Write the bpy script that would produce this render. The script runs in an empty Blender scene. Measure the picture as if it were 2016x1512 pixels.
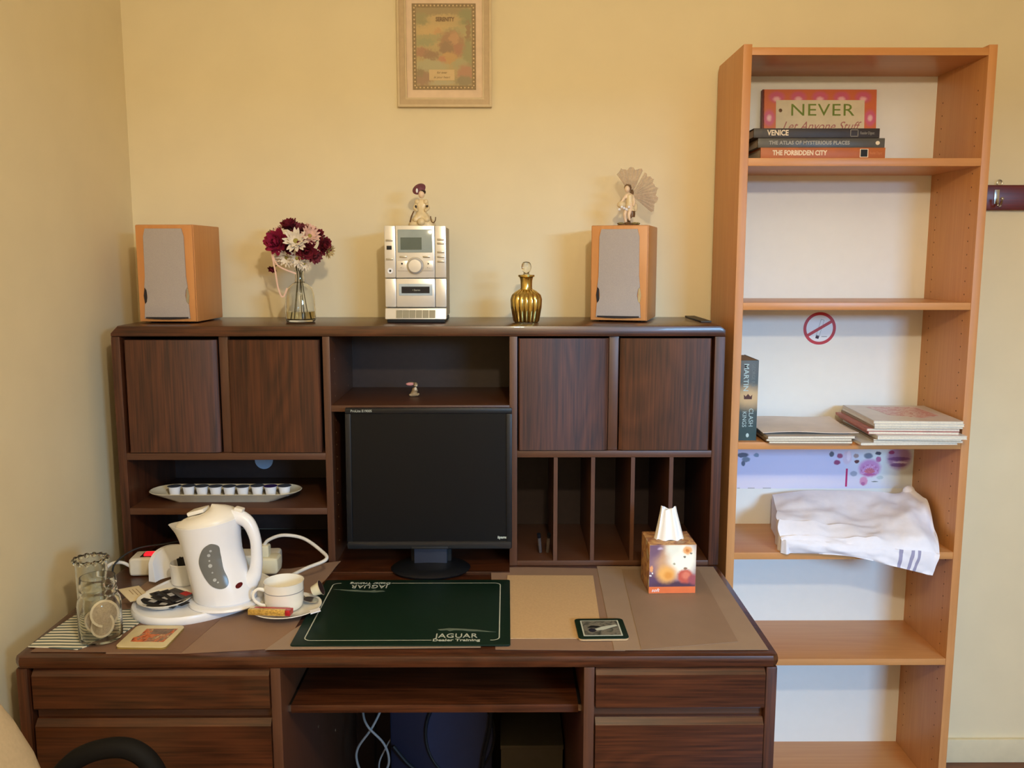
import bpy, bmesh, math, random
from mathutils import Vector, Matrix, noise
random.seed(7)
SC = bpy.context.scene
COL = SC.collection
PI = math.pi

# ------------------------------------------------------------------ camera, world, lights, exposure
CAM = (1.0543, -2.5788, 1.5367); YAW = 0.0054; PITCH = 0.1397; ROLL = -0.0002; FPX = 1770.6
def make_camera():
    f = Vector((math.sin(YAW)*math.cos(PITCH), math.cos(YAW)*math.cos(PITCH), -math.sin(PITCH)))
    r = Vector((math.cos(YAW), -math.sin(YAW), 0)); u = r.cross(f)
    cd = bpy.data.cameras.new('camera'); cd.sensor_width = 36; cd.lens = FPX/2016*36; cd.clip_start = 0.05
    co = bpy.data.objects.new('camera', cd); COL.objects.link(co)
    m = Matrix((r, u, -f)).transposed().to_4x4(); m.translation = Vector(CAM); co.matrix_world = m
    SC.camera = co
make_camera()
SC.view_settings.view_transform = 'Standard'; SC.view_settings.look = 'None'
SC.view_settings.gamma = 1; SC.view_settings.use_curve_mapping = False
SC.view_settings.exposure = 0.0
w = bpy.data.worlds.new('sky'); SC.world = w; w.use_nodes = True
w.node_tree.nodes['Background'].inputs[0].default_value = (0.62, 0.78, 1.0, 1)
w.node_tree.nodes['Background'].inputs[1].default_value = 0.6
# added sky patch outside the front window, sized and placed to shape the daylight
ld = bpy.data.lights.new('sky_patch_light', 'AREA'); ld.shape = 'RECTANGLE'; ld.size = 2.4; ld.size_y = 0.95
ld.energy = 540; ld.color = (0.31, 0.62, 1.0)
lo = bpy.data.objects.new('sky_patch_light', ld); COL.objects.link(lo)
lo.location = (4.3, -7.0, 2.58); lo.rotation_euler = (PI/2, 0, 0)
# warm bulb of the ceiling pendant
LAMP = (1.25, -2.5, 2.17)
pd = bpy.data.lights.new('pendant_bulb_light', 'POINT'); pd.energy = 67; pd.color = (1.0, 0.83, 0.57); pd.shadow_soft_size = 0.035
po = bpy.data.objects.new('pendant_bulb_light', pd); COL.objects.link(po); po.location = LAMP

# ------------------------------------------------------------------ materials
def lin(c):
    return tuple(((v/255)/12.92 if v/255 <= 0.04045 else ((v/255+0.055)/1.055)**2.4) for v in c)
MATS = {}
def base(name):
    m = bpy.data.materials.new(name); m.use_nodes = True
    nt = m.node_tree; return m, nt, nt.nodes['Principled BSDF']
def N(nt, t, **kw):
    n = nt.nodes.new(t)
    for k, v in kw.items(): setattr(n, k, v)
    return n
def L(nt, a, b): nt.links.new(a, b)
def plain(name, rgb, rough=0.5, metal=0.0, var=0.06, scale=30, bump=0.0, spec=0.5, coat=0.0, trans=0.0, ior=1.45, emit=None, est=0.0, sheen=0.0):
    """one colour with a faint procedural mottling"""
    if name in MATS: return MATS[name]
    m, nt, b = base(name); c = lin(rgb)
    b.inputs['Roughness'].default_value = rough; b.inputs['Metallic'].default_value = metal
    b.inputs['Specular IOR Level'].default_value = spec; b.inputs['Coat Weight'].default_value = coat
    b.inputs['IOR'].default_value = ior; b.inputs['Transmission Weight'].default_value = trans
    b.inputs['Sheen Weight'].default_value = sheen
    tc = N(nt, 'ShaderNodeTexCoord'); nz = N(nt, 'ShaderNodeTexNoise')
    nz.inputs['Scale'].default_value = scale; nz.inputs['Detail'].default_value = 4
    L(nt, tc.outputs['Object'], nz.inputs['Vector'])
    rp = N(nt, 'ShaderNodeValToRGB'); rp.color_ramp.elements[0].position = 0.3; rp.color_ramp.elements[1].position = 0.7
    rp.color_ramp.elements[0].color = tuple(v*(1-var) for v in c)+(1,); rp.color_ramp.elements[1].color = tuple(min(1, v*(1+var)) for v in c)+(1,)
    L(nt, nz.outputs['Fac'], rp.inputs['Fac']); L(nt, rp.outputs['Color'], b.inputs['Base Color'])
    if bump:
        bp = N(nt, 'ShaderNodeBump'); bp.inputs['Strength'].default_value = bump; bp.inputs['Distance'].default_value = 0.002
        L(nt, nz.outputs['Fac'], bp.inputs['Height']); L(nt, bp.outputs['Normal'], b.inputs['Normal'])
    if emit:
        b.inputs['Emission Color'].default_value = lin(emit)+(1,); b.inputs['Emission Strength'].default_value = est
    MATS[name] = m; return m
def wood(name, dark, light, axis='z', fine=230, big=5, rough=0.38, contrast=1.0, coat=0.0):
    if name in MATS: return MATS[name]
    m, nt, b = base(name); b.inputs['Roughness'].default_value = rough; b.inputs['Coat Weight'].default_value = coat
    tc = N(nt, 'ShaderNodeTexCoord')
    def mapped(k):
        mp = N(nt, 'ShaderNodeMapping'); s = [1, 1, 1]; s['xyz'.index(axis)] = k
        mp.inputs['Scale'].default_value = s; L(nt, tc.outputs['Object'], mp.inputs['Vector']); return mp
    m1 = mapped(0.03); n1 = N(nt, 'ShaderNodeTexNoise'); n1.inputs['Scale'].default_value = fine; n1.inputs['Detail'].default_value = 5
    L(nt, m1.outputs['Vector'], n1.inputs['Vector'])
    m2 = mapped(0.22); n2 = N(nt, 'ShaderNodeTexNoise'); n2.inputs['Scale'].default_value = big; n2.inputs['Detail'].default_value = 2; n2.inputs['Distortion'].default_value = 0.4
    L(nt, m2.outputs['Vector'], n2.inputs['Vector'])
    mu = N(nt, 'ShaderNodeMath', operation='MULTIPLY'); mu.inputs[1].default_value = 14; L(nt, n2.outputs['Fac'], mu.inputs[0])
    pp = N(nt, 'ShaderNodeMath', operation='PINGPONG'); pp.inputs[1].default_value = 0.5; L(nt, mu.outputs[0], pp.inputs[0])
    mx = N(nt, 'ShaderNodeMix'); mx.data_type = 'FLOAT'; mx.inputs[0].default_value = 0.26
    L(nt, n1.outputs['Fac'], mx.inputs[2]); L(nt, pp.outputs[0], mx.inputs[3])
    rp = N(nt, 'ShaderNodeValToRGB'); e = rp.color_ramp.elements
    e[0].position = 0.5-0.22/contrast; e[1].position = 0.5+0.22/contrast
    e[0].color = lin(dark)+(1,); e[1].color = lin(light)+(1,)
    L(nt, mx.outputs[0], rp.inputs['Fac']); L(nt, rp.outputs['Color'], b.inputs['Base Color'])
    bp = N(nt, 'ShaderNodeBump'); bp.inputs['Strength'].default_value = 0.08; bp.inputs['Distance'].default_value = 0.001
    L(nt, n1.outputs['Fac'], bp.inputs['Height']); L(nt, bp.outputs['Normal'], b.inputs['Normal'])
    MATS[name] = m; return m
def glass(name, rgb=(250, 252, 250), rough=0.0, ior=1.45):
    if name in MATS: return MATS[name]
    m, nt, b = base(name); b.inputs['Base Color'].default_value = lin(rgb)+(1,)
    b.inputs['Transmission Weight'].default_value = 1; b.inputs['Roughness'].default_value = rough; b.inputs['IOR'].default_value = ior
    MATS[name] = m; return m
def gauze(name, rgb, alpha):
    m, nt, b = base(name); b.inputs['Base Color'].default_value = lin(rgb)+(1,); b.inputs['Roughness'].default_value = 0.7
    tc = N(nt, 'ShaderNodeTexCoord'); nz = N(nt, 'ShaderNodeTexNoise'); nz.inputs['Scale'].default_value = 160
    L(nt, tc.outputs['Object'], nz.inputs['Vector'])
    mr = N(nt, 'ShaderNodeMapRange'); mr.inputs[1].default_value = 0.3; mr.inputs[2].default_value = 0.7
    mr.inputs[3].default_value = alpha*0.85; mr.inputs[4].default_value = min(1, alpha*1.15)
    L(nt, nz.outputs['Fac'], mr.inputs[0]); L(nt, mr.outputs[0], b.inputs['Alpha']); MATS[name] = m; return m
def cells(name, colours, scale=40, rough=0.6, distort=0.5):
    """blotchy print: noise driven colour ramp"""
    if name in MATS: return MATS[name]
    m, nt, b = base(name); b.inputs['Roughness'].default_value = rough
    tc = N(nt, 'ShaderNodeTexCoord'); nz = N(nt, 'ShaderNodeTexNoise'); nz.inputs['Scale'].default_value = scale
    nz.inputs['Detail'].default_value = 3; nz.inputs['Distortion'].default_value = distort
    L(nt, tc.outputs['Object'], nz.inputs['Vector'])
    rp = N(nt, 'ShaderNodeValToRGB'); e = rp.color_ramp.elements
    n = len(colours)
    while len(e) < n: e.new(0.5)
    for i, c in enumerate(colours):
        e[i].position = 0.3+0.4*i/(n-1); e[i].color = lin(c)+(1,)
    L(nt, nz.outputs['Fac'], rp.inputs['Fac']); L(nt, rp.outputs['Color'], b.inputs['Base Color'])
    MATS[name] = m; return m

def blobs(name, ground, spots, axes='xz', rough=0.5, warp=0.004, wscale=60):
    """flat print: soft-edged coloured spots (u, v, ru, rv, colour, softness) on a ground colour, in object coordinates"""
    if name in MATS: return MATS[name]
    m, nt, b = base(name); b.inputs['Roughness'].default_value = rough
    tc = N(nt, 'ShaderNodeTexCoord'); nz = N(nt, 'ShaderNodeTexNoise'); nz.inputs['Scale'].default_value = wscale; nz.inputs['Detail'].default_value = 3
    L(nt, tc.outputs['Object'], nz.inputs['Vector'])
    sb = N(nt, 'ShaderNodeVectorMath', operation='SUBTRACT'); sb.inputs[1].default_value = (.5, .5, .5); L(nt, nz.outputs['Color'], sb.inputs[0])
    sc = N(nt, 'ShaderNodeVectorMath', operation='SCALE'); sc.inputs['Scale'].default_value = warp*4; L(nt, sb.outputs[0], sc.inputs[0])
    ad = N(nt, 'ShaderNodeVectorMath', operation='ADD'); L(nt, tc.outputs['Object'], ad.inputs[0]); L(nt, sc.outputs[0], ad.inputs[1])
    col = None
    for u, v, ru, rv, c, soft in spots:
        mp = N(nt, 'ShaderNodeMapping'); mp.vector_type = 'POINT'
        ia, ib = 'xyz'.index(axes[0]), 'xyz'.index(axes[1])
        S = [0, 0, 0]; S[ia] = 1/ru; S[ib] = 1/rv; T = [0, 0, 0]; T[ia] = -u/ru; T[ib] = -v/rv
        mp.inputs['Scale'].default_value = S; mp.inputs['Location'].default_value = T; L(nt, ad.outputs[0], mp.inputs['Vector'])
        ln = N(nt, 'ShaderNodeVectorMath', operation='LENGTH'); L(nt, mp.outputs[0], ln.inputs[0])
        mr = N(nt, 'ShaderNodeMapRange'); mr.interpolation_type = 'SMOOTHSTEP'
        mr.inputs[1].default_value = 1+soft; mr.inputs[2].default_value = max(0.0, 1-soft); mr.inputs[3].default_value = 0; mr.inputs[4].default_value = 1
        L(nt, ln.outputs['Value'], mr.inputs[0])
        mx = N(nt, 'ShaderNodeMix'); mx.data_type = 'RGBA'; L(nt, mr.outputs[0], mx.inputs[0])
        if col is None: mx.inputs[6].default_value = lin(ground)+(1,)
        else: L(nt, col, mx.inputs[6])
        mx.inputs[7].default_value = lin(c)+(1,); col = mx.outputs[2]
    L(nt, col, b.inputs['Base Color']); MATS[name] = m; return m

M_WALL = plain('yellow_wall_paint', (233, 220, 186), 0.85, var=0.02, scale=8, bump=0.03)
M_CEIL = plain('ceiling_paint', (240, 236, 224), 0.9, var=0.02)
M_BASEB = plain('cream_baseboard_paint', (226, 214, 180), 0.5, var=0.03)
M_FLOOR = wood('brown_floor_laminate', (92, 52, 28), (134, 84, 48), 'x')
WD, WL = (50, 25, 13), (98, 53, 29)
M_WALV = wood('walnut_vertical', WD, WL, 'z', rough=0.46)
M_WALH = wood('walnut_horizontal', WD, WL, 'x', rough=0.3, coat=0.15)
M_WALE = wood('walnut_edge_strip', (74, 44, 28), (98, 62, 42), 'z', rough=0.4, contrast=0.6)
M_WALEH = wood('walnut_edge_strip_horizontal', (74, 44, 28), (98, 62, 42), 'x', rough=0.4, contrast=0.6)
M_WALB = plain('walnut_back_board', (48, 34, 31), 0.5, var=0.12, scale=60)
BD, BL_ = (194, 132, 76), (214, 156, 98)
M_BEEV = wood('beech_vertical', BD, BL_, 'z', fine=110, big=3, rough=0.42, contrast=0.6)
M_BEEH = wood('beech_horizontal', BD, BL_, 'x', fine=110, big=3, rough=0.35, contrast=0.6)
M_WHITEB = plain('white_back_board', (236, 236, 232), 0.55, var=0.01)
M_BLACK = plain('black_plastic', (20, 21, 24), 0.38, var=0.05, spec=.35)
M_BLACKM = plain('black_matt_plastic', (18, 18, 19), 0.6, var=0.05)
M_SILVER = plain('silver_plastic', (214, 212, 208), 0.3, metal=0.45, var=0.02)
M_SILVERD = plain('silver_button_plastic', (168, 164, 156), 0.3, metal=0.7, var=0.02)
M_STEEL = plain('steel', (190, 190, 188), 0.25, metal=1.0, var=0.02)
M_WHITEP = plain('white_plastic', (236, 238, 244), 0.28, var=0.01)
M_CREAMP = plain('cream_plastic', (222, 214, 184), 0.4, var=0.02)
M_CHINA = plain('white_china', (240, 236, 224), 0.15, var=0.01, coat=0.3)
M_PAGES = plain('page_edges', (222, 214, 196), 0.8, var=0.08, scale=220)
M_GLASS = glass('clear_glass')
M_GREEN = plain('dark_green_vinyl', (13, 36, 25), 0.42, var=0.06, spec=.3)
M_LINE = plain('silver_print', (186, 192, 180), 0.5, var=0.03)

# ------------------------------------------------------------------ mesh helpers
def BM(): return bmesh.new()
def box(bm, x0, x1, y0, y1, z0, z1, bev=0.0, seg=2, M=None):
    t = bmesh.new(); bmesh.ops.create_cube(t, size=1)
    for v in t.verts:
        v.co = Vector((x0+(v.co.x+.5)*(x1-x0), y0+(v.co.y+.5)*(y1-y0), z0+(v.co.z+.5)*(z1-z0)))
    if bev: bmesh.ops.bevel(t, geom=list(t.edges), offset=bev, segments=seg, profile=0.6, affect='EDGES')
    merge(bm, t, M); return bm
def merge(bm, t, M=None):
    me = bpy.data.meshes.new('tmp'); t.to_mesh(me); t.free()
    if M is not None: me.transform(M)
    bm.from_mesh(me); bpy.data.meshes.remove(me)
def prism(bm, pts, axis, a, b, bev=0.0, M=None):
    """extrude a 2D outline; axis 'z': pts are (x,y); 'y': (x,z); 'x': (y,z)"""
    t = bmesh.new()
    def P(p, h):
        return {'z': (p[0], p[1], h), 'y': (p[0], h, p[1]), 'x': (h, p[0], p[1])}[axis]
    va = [t.verts.new(P(p, a)) for p in pts]; vb = [t.verts.new(P(p, b)) for p in pts]
    n = len(pts)
    t.faces.new(va); t.faces.new(vb[::-1])
    for i in range(n): t.faces.new((va[i], vb[i], vb[(i+1) % n], va[(i+1) % n]))
    bmesh.ops.recalc_face_normals(t, faces=t.faces)
    if bev:
        es = [e for e in t.edges if abs(sum(1 for v in e.verts if v in va)-1) == 1]
        bmesh.ops.bevel(t, geom=es, offset=bev, segments=2, profile=0.6, affect='EDGES')
    merge(bm, t, M); return bm
def lathe(bm, prof, n=32, flute=0, amp=0.0, cx=0, cy=0, M=None, cap=True):
    """revolve (r,z) profile around z"""
    t = bmesh.new(); rings = []
    for r, z in prof:
        ring = []
        for i in range(n):
            a = 2*PI*i/n; k = 1+(amp*(abs(math.cos(flute*a/2))-.6) if flute else 0)
            ring.append(t.verts.new((cx+r*k*math.cos(a), cy+r*k*math.sin(a), z)))
        rings.append(ring)
    for j in range(len(rings)-1):
        for i in range(n):
            t.faces.new((rings[j][i], rings[j][(i+1) % n], rings[j+1][(i+1) % n], rings[j+1][i]))
    if cap:
        if prof[0][0] > 1e-6: t.faces.new(rings[0][::-1])
        if prof[-1][0] > 1e-6: t.faces.new(rings[-1])
    bmesh.ops.remove_doubles(t, verts=t.verts, dist=1e-6)
    merge(bm, t, M); return bm
def smooth_path(pts, k=6, closed=False):
    pts = [Vector(p) for p in pts]; out = []; n = len(pts)
    rng = n if closed else n-1
    for i in range(rng):
        if closed: p0, p1, p2, p3 = pts[(i-1) % n], pts[i], pts[(i+1) % n], pts[(i+2) % n]
        else: p0, p1, p2, p3 = pts[max(i-1, 0)], pts[i], pts[i+1], pts[min(i+2, n-1)]
        for j in range(k):
            t = j/k
            out.append(0.5*((2*p1)+(p2-p0)*t+(2*p0-5*p1+4*p2-p3)*t*t+(3*p1-p0-3*p2+p3)*t**3))
    if not closed: out.append(pts[-1])
    return out
def tube(bm, pts, r, n=8, k=6, closed=False, flat=1.0, up=None, M=None):
    """sweep a (possibly elliptical) section along a smoothed path; r may be a list"""
    P = smooth_path(pts, k, closed) if k > 1 else [Vector(p) for p in pts]
    t = bmesh.new(); rings = []; m = len(P); nr = None
    for i in range(m):
        d = (P[(i+1) % m]-P[i-1]) if closed else (P[min(i+1, m-1)]-P[max(i-1, 0)])
        d.normalize()
        if nr is None:
            a = Vector(up) if up else (Vector((0, 0, 1)) if abs(d.z) < 0.9 else Vector((0, 1, 0)))
            nr = (a-d*a.dot(d)).normalized()
        else:
            a = Vector(up) if up else nr
            q = a-d*a.dot(d)
            if q.length > 1e-5: nr = q.normalized()
        bi = d.cross(nr)
        if isinstance(r, (list, tuple)):
            s = i/(m-1)*(len(r)-1); j = min(int(s), len(r)-2); rr = r[j]+(r[j+1]-r[j])*(s-j)
        else: rr = r
        rings.append([t.verts.new(P[i]+(nr*math.cos(2*PI*q/n)*flat+bi*math.sin(2*PI*q/n))*rr) for q in range(n)])
    for j in range(m if closed else m-1):
        A, B = rings[j], rings[(j+1) % m]
        for i in range(n): t.faces.new((A[i], A[(i+1) % n], B[(i+1) % n], B[i]))
    if not closed: t.faces.new(rings[0][::-1]); t.faces.new(rings[-1])
    bmesh.ops.recalc_face_normals(t, faces=t.faces)
    merge(bm, t, M); return bm
def loft(bm, rings, cap=True, closed=True, M=None):
    t = bmesh.new(); R = [[t.verts.new(p) for p in ring] for ring in rings]; n = len(rings[0])
    for j in range(len(R)-1):
        for i in range(n if closed else n-1):
            t.faces.new((R[j][i], R[j][(i+1) % n], R[j+1][(i+1) % n], R[j+1][i]))
    if cap and closed: t.faces.new(R[0][::-1]); t.faces.new(R[-1])
    bmesh.ops.recalc_face_normals(t, faces=t.faces)
    merge(bm, t, M); return bm
def ball(bm, c, r, sx=1, sy=1, sz=1, n=12, M=None):
    t = bmesh.new(); bmesh.ops.create_uvsphere(t, u_segments=n, v_segments=max(6, n*2//3), radius=r)
    for v in t.verts: v.co = Vector((c[0]+v.co.x*sx, c[1]+v.co.y*sy, c[2]+v.co.z*sz))
    merge(bm, t, M); return bm
def rrect(w, h, r, n=5, cx=0, cy=0):
    out = []
    for qx, qy, a0 in ((w/2-r, h/2-r, 0), (-w/2+r, h/2-r, PI/2), (-w/2+r, -h/2+r, PI), (w/2-r, -h/2+r, 1.5*PI)):
        for i in range(n+1):
            a = a0+PI/2*i/n; out.append((cx+qx+r*math.cos(a), cy+qy+r*math.sin(a)))
    return out
def ell(rx, ry, n=28, cx=0, cy=0, rot=0):
    c, s = math.cos(rot), math.sin(rot); out = []
    for i in range(n):
        x, y = rx*math.cos(2*PI*i/n), ry*math.sin(2*PI*i/n); out.append((cx+x*c-y*s, cy+x*s+y*c))
    return out
def Rz(a): return Matrix.Rotation(a, 4, 'Z')
def Tr(x, y, z): return Matrix.Translation((x, y, z))

WORLDROOT = {}
def rootshift(o):
    while o is not None:
        if o.name in WORLDROOT: return WORLDROOT[o.name]
        o = o.parent
    return None
def smooth_by_angle(me, deg=35):
    bm = bmesh.new(); bm.from_mesh(me); lim = math.radians(deg)
    for f in bm.faces: f.smooth = True
    for e in bm.edges:
        if len(e.link_faces) == 2:
            e.smooth = e.calc_face_angle(0) < lim
        else: e.smooth = False
    bm.to_mesh(me); bm.free()
def finish(name, bm, mat, sm=True):
    me = bpy.data.meshes.new(name); bmesh.ops.recalc_face_normals(bm, faces=bm.faces) if False else None
    bm.to_mesh(me); bm.free()
    for m in (mat if isinstance(mat, (list, tuple)) else [mat]): me.materials.append(m)
    if sm: smooth_by_angle(me)
    return me
def part(name, bm, mat, parent, label=None, kind=None, sm=True):
    me = finish(name, bm, mat, sm); s = rootshift(parent)
    if s is not None: me.transform(Matrix.Translation(-s))
    o = bpy.data.objects.new(name, me); COL.objects.link(o); o.parent = parent
    if label: o['label'] = label
    if kind: o['kind'] = kind
    return o
def tag(o, label, cat, group=None):
    o['label'] = label; o['category'] = cat
    if group: o['group'] = group
    return o
def thing(name, label, cat, loc=(0, 0, 0), rz=0.0, group=None, world=False):
    o = bpy.data.objects.new(name, None); COL.objects.link(o); o.empty_display_size = 0.05
    o.location = loc; o.rotation_euler = (0, 0, rz); tag(o, label, cat, group)
    if world: WORLDROOT[o.name] = Vector(loc)
    return o
def solo(name, bm, mat, label, cat, loc=(0, 0, 0), rz=0.0, group=None, rot=None):
    """a thing that is one mesh, given in its own frame"""
    me = finish(name, bm, mat); o = bpy.data.objects.new(name, me); COL.objects.link(o)
    o.location = loc; o.rotation_euler = rot if rot else (0, 0, rz); return tag(o, label, cat, group)
def struct(name, bm, mat, parent=None):
    me = finish(name, bm, mat); o = bpy.data.objects.new(name, me); COL.objects.link(o)
    if parent: o.parent = parent
    else: o['kind'] = 'structure'
    return o
def copy_part(o, parent, M=None):
    c = o.copy(); COL.objects.link(c); c.parent = parent
    if M is not None: c.matrix_local = M
    return c
def lettering(name, s, size, mat, parent, pos, xa=(1, 0, 0), ya=(0, 0, 1), align='LEFT', sx=1.0, shear=0.0, bold=0.0, spacing=1.0, ext=0.00015):
    cu = bpy.data.curves.new(name, 'FONT'); cu.body = s; cu.size = size; cu.align_x = align; cu.align_y = 'CENTER'
    cu.shear = shear; cu.offset = bold; cu.space_character = spacing; cu.extrude = ext; cu.resolution_u = 3
    ob = bpy.data.objects.new('tmp_text', cu); COL.objects.link(ob)
    dg = bpy.context.evaluated_depsgraph_get(); me = bpy.data.meshes.new_from_object(ob.evaluated_get(dg))
    bpy.data.objects.remove(ob); bpy.data.curves.remove(cu)
    X = Vector(xa).normalized(); Y = Vector(ya).normalized(); Z = X.cross(Y)
    m = Matrix((X*sx, Y, Z)).transposed().to_4x4(); m.translation = Vector(pos)
    me.transform(m); s_ = rootshift(parent)
    if s_ is not None: me.transform(Matrix.Translation(-s_))
    me.materials.clear(); me.materials.append(mat); me.name = name
    o = bpy.data.objects.new(name, me); COL.objects.link(o); o.parent = parent
    return o

# ------------------------------------------------------------------ the room
RX, RY, RZ_ = 4.0, -3.6, 2.6
struct('floor', box(BM(), -0.1, RX+.1, RY-.1, 0.1, -0.06, 0.0), M_FLOOR)
struct('ceiling', box(BM(), -0.1, RX+.1, RY-.1, 0.1, RZ_, RZ_+.08), M_CEIL)
struct('wall_back', box(BM(), -0.1, RX+.1, 0.0, 0.1, 0.0, RZ_), M_WALL)
struct('wall_left', box(BM(), -0.1, 0.0, RY-.1, 0.0, 0.0, RZ_), M_WALL)
struct('wall_right', box(BM(), RX, RX+.1, RY-.1, 0.0, 0.0, RZ_), M_WALL)
b = BM(); WX0, WX1, WZ0, WZ1 = 2.15, 3.55, 0.88, 2.1
box(b, 0, WX0, RY-.1, RY, 0, RZ_); box(b, WX1, RX, RY-.1, RY, 0, RZ_); box(b, WX0, WX1, RY-.1, RY, 0, WZ0); box(b, WX0, WX1, RY-.1, RY, WZ1, RZ_)
struct('wall_front', b, M_WALL)
b = BM(); t = 0.04
box(b, WX0, WX0+t, RY-.08, RY-.03, WZ0, WZ1); box(b, WX1-t, WX1, RY-.08, RY-.03, WZ0, WZ1)
box(b, WX0, WX1, RY-.08, RY-.03, WZ0, WZ0+t); box(b, WX0, WX1, RY-.08, RY-.03, WZ1-t, WZ1)
struct('window_1', b, M_WHITEP)
struct('baseboard_back', box(BM(), 0.0, RX, -0.014, 0.0, 0.0, 0.076, 0.004), M_BASEB)
struct('baseboard_left', box(BM(), 0.0, 0.014, RY, -0.014, 0.0, 0.076, 0.004), M_BASEB)
t = thing('pendant_lamp', 'bare warm bulb hanging on a cord from the ceiling', 'lamp', LAMP)
part('cord', tube(BM(), [(0, 0, .1), (0, 0, RZ_-LAMP[2])], 0.004, k=1), M_WHITEP, t)
part('bulb_holder', lathe(BM(), [(.018, .06), (.02, .07), (.02, .1), (.006, .115)]), M_WHITEP, t)

# ------------------------------------------------------------------ desk
DL, DR, DF, DB, DZ = 0.0703, 1.5985, -0.8795, -0.02, 0.75
desk = thing('desk', 'dark walnut desk with drawers both sides and a pull-out keyboard tray', 'desk', (0.8, -0.45, 0), world=True)
b = BM(); t = bmesh.new()
prism(b, [(DL+.012, DF), (DR-.012, DF), (DR, DF+.012), (DR, DB), (DL, DB), (DL, DF+.012)], 'z', DZ-.026, DZ, bev=0.009)
part('desk_top', b, M_WALH, desk)
for x0, x1 in ((DL+.002, DL+.025), (DR-.025, DR-.002)):
    part('side_panel', box(BM(), x0, x1, DF+.004, DB, 0.0, DZ-.026, 0.004), M_WALV, desk)
for x0, x1 in ((0.580, 0.600), (1.208, 1.229)):
    part('inner_panel', box(BM(), x0, x1, DF+.004, DB, 0.0, DZ-.026, 0.001), M_WALE, desk)
part('back_panel', box(BM(), DL+.025, DR-.025, DB-.015, DB, 0.0, DZ-.026), M_WALB, desk)
def drawer(x0, x1, z0, z1):
    yf = DF-.002
    prof = [(yf, z0+.004), (yf+.003, z0), (yf+.02, z0), (yf+.02, z1), (yf+.012, z1), (yf, z1-.012)]
    part('drawer', prism(BM(), prof, 'x', x0, x1), M_WALH, desk)
for x0, x1 in ((0.106, 0.5785), (1.2315, 1.571)):
    for z0, z1 in ((0.638, 0.7225), (0.362, 0.6155), (0.085, 0.345)):
        drawer(x0, x1, z0, z1)
    part('drawer_rail', box(BM(), x0-.004, x1+.002, DF+.022, DF+.045, 0.06, DZ-.026), M_WALEH, desk)
tr = part('keyboard_tray', box(BM(), 0.607, 1.201, DF+.05, -0.48, 0.604, 0.621, 0.001), M_WALH, desk)
for x0, x1 in ((0.6005, 0.607), (1.201, 1.2075)):
    part('slide_rail', box(BM(), x0, x1, DF+.055, -0.45, 0.609, 0.617), M_BLACKM, tr)
    part('slide_end', box(BM(), x0, x1, DF+.052, DF+.056, 0.606, 0.620), M_STEEL, tr)
b = BM()
for yy in (-.55, -.35):
    for zz in (.18, .3, .42): lathe(b, [(.004, 0), (.004, .001)], 8, M=Tr(.6, yy, zz) @ Matrix.Rotation(PI/2, 4, 'Y'))
part('pin_holes', b, plain('pin_hole_brass', (120, 100, 80), 0.4, metal=0.5), desk, kind='stuff')

# ------------------------------------------------------------------ hutch on the desk
HF, HB, HZ = -0.3483, -0.016, 1.3691
hutch = thing('desk_hutch', 'dark walnut hutch with four doors and paper slots standing on the desk', 'cabinet', (0.8, -0.18, DZ), world=True)
b = BM(); prism(b, [(DL, HZ-.027), (DL, HZ-.018), (DL+.018, HZ), (DR-.014, HZ), (DR, HZ-.01), (DR, HZ-.027)], 'y', HF-.002, HB, bev=0.006)
part('top_board', b, M_WALH, hutch)
for x0, x1 in ((DL, 0.0925), (1.572, DR)):
    part('side_panel', box(BM(), x0, x1, HF, HB, DZ+.0005, HZ-.027, 0.003), M_WALV, hutch)
Z0 = DZ+.0005
part('divider', box(BM(), 0.5945, 0.6125, HF, HB-.01, Z0, HZ-.027, .001), M_WALE, hutch)
part('divider', box(BM(), 1.060, 1.0795, HF, HB-.01, Z0, HZ-.027, .001), M_WALE, hutch)
part('back_panel', box(BM(), 0.0925, 1.572, HB-.01, HB, Z0, HZ-.027), M_WALB, hutch)
part('door_stile', box(BM(), 0.3335, 0.3565, HF+.012, HF+.03, 1.047, HZ-.027, .002), M_WALE, hutch)
part('door_stile', box(BM(), 1.3095, 1.3345, HF+.012, HF+.03, 1.052, HZ-.027, .002), M_WALE, hutch)
for x0, x1, z0, z1, pull in ((0.1035, 0.331, 1.0495, 1.334, 1), (0.359, 0.5865, 1.0495, 1.334, -1), (1.083, 1.3075, 1.0545, 1.3375, 1), (1.3365, 1.5635, 1.0545, 1.3375, -1)):
    yf = HF-.004; c = .012
    o2 = [(x0+(c if pull < 0 else .003), yf), (x1-(c if pull > 0 else .003), yf), (x1, yf+(.008 if pull > 0 else .003)), (x1, yf+.017), (x0, yf+.017), (x0, yf+(.008 if pull < 0 else .003))]
    part('door', prism(BM(), o2, 'z', z0, z1), M_WALV, hutch)
part('shelf', box(BM(), 0.0925, 0.5945, HF, HB-.01, 1.0295, 1.0470, .001), M_WALEH, hutch)
part('shelf', box(BM(), 0.0925, 0.5945, HF, HB-.01, 0.8870, 0.9040, .001), M_WALEH, hutch)
part('shelf', box(BM(), 0.6125, 1.0600, HF, HB-.01, 1.1530, 1.1690, .001), M_WALEH, hutch)
part('shelf', box(BM(), 1.0795, 1.572, HF, HB-.01, 1.0350, 1.0520, .001), M_WALEH, hutch)
part('slot_floor', box(BM(), 1.0795, 1.572, HF, HB-.01, Z0, 0.7635, .001), M_WALEH, hutch)
part('base_board', box(BM(), 0.6125, 1.060, -0.402, HB-.01, Z0, 0.7535), M_WALH, hutch)
for x in (1.1775, 1.2725, 1.3740, 1.4715):
    part('slot_divider', box(BM(), x-.005, x+.005, HF+.002, HB-.01, 0.7635, 1.035), M_WALE, hutch)
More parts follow.
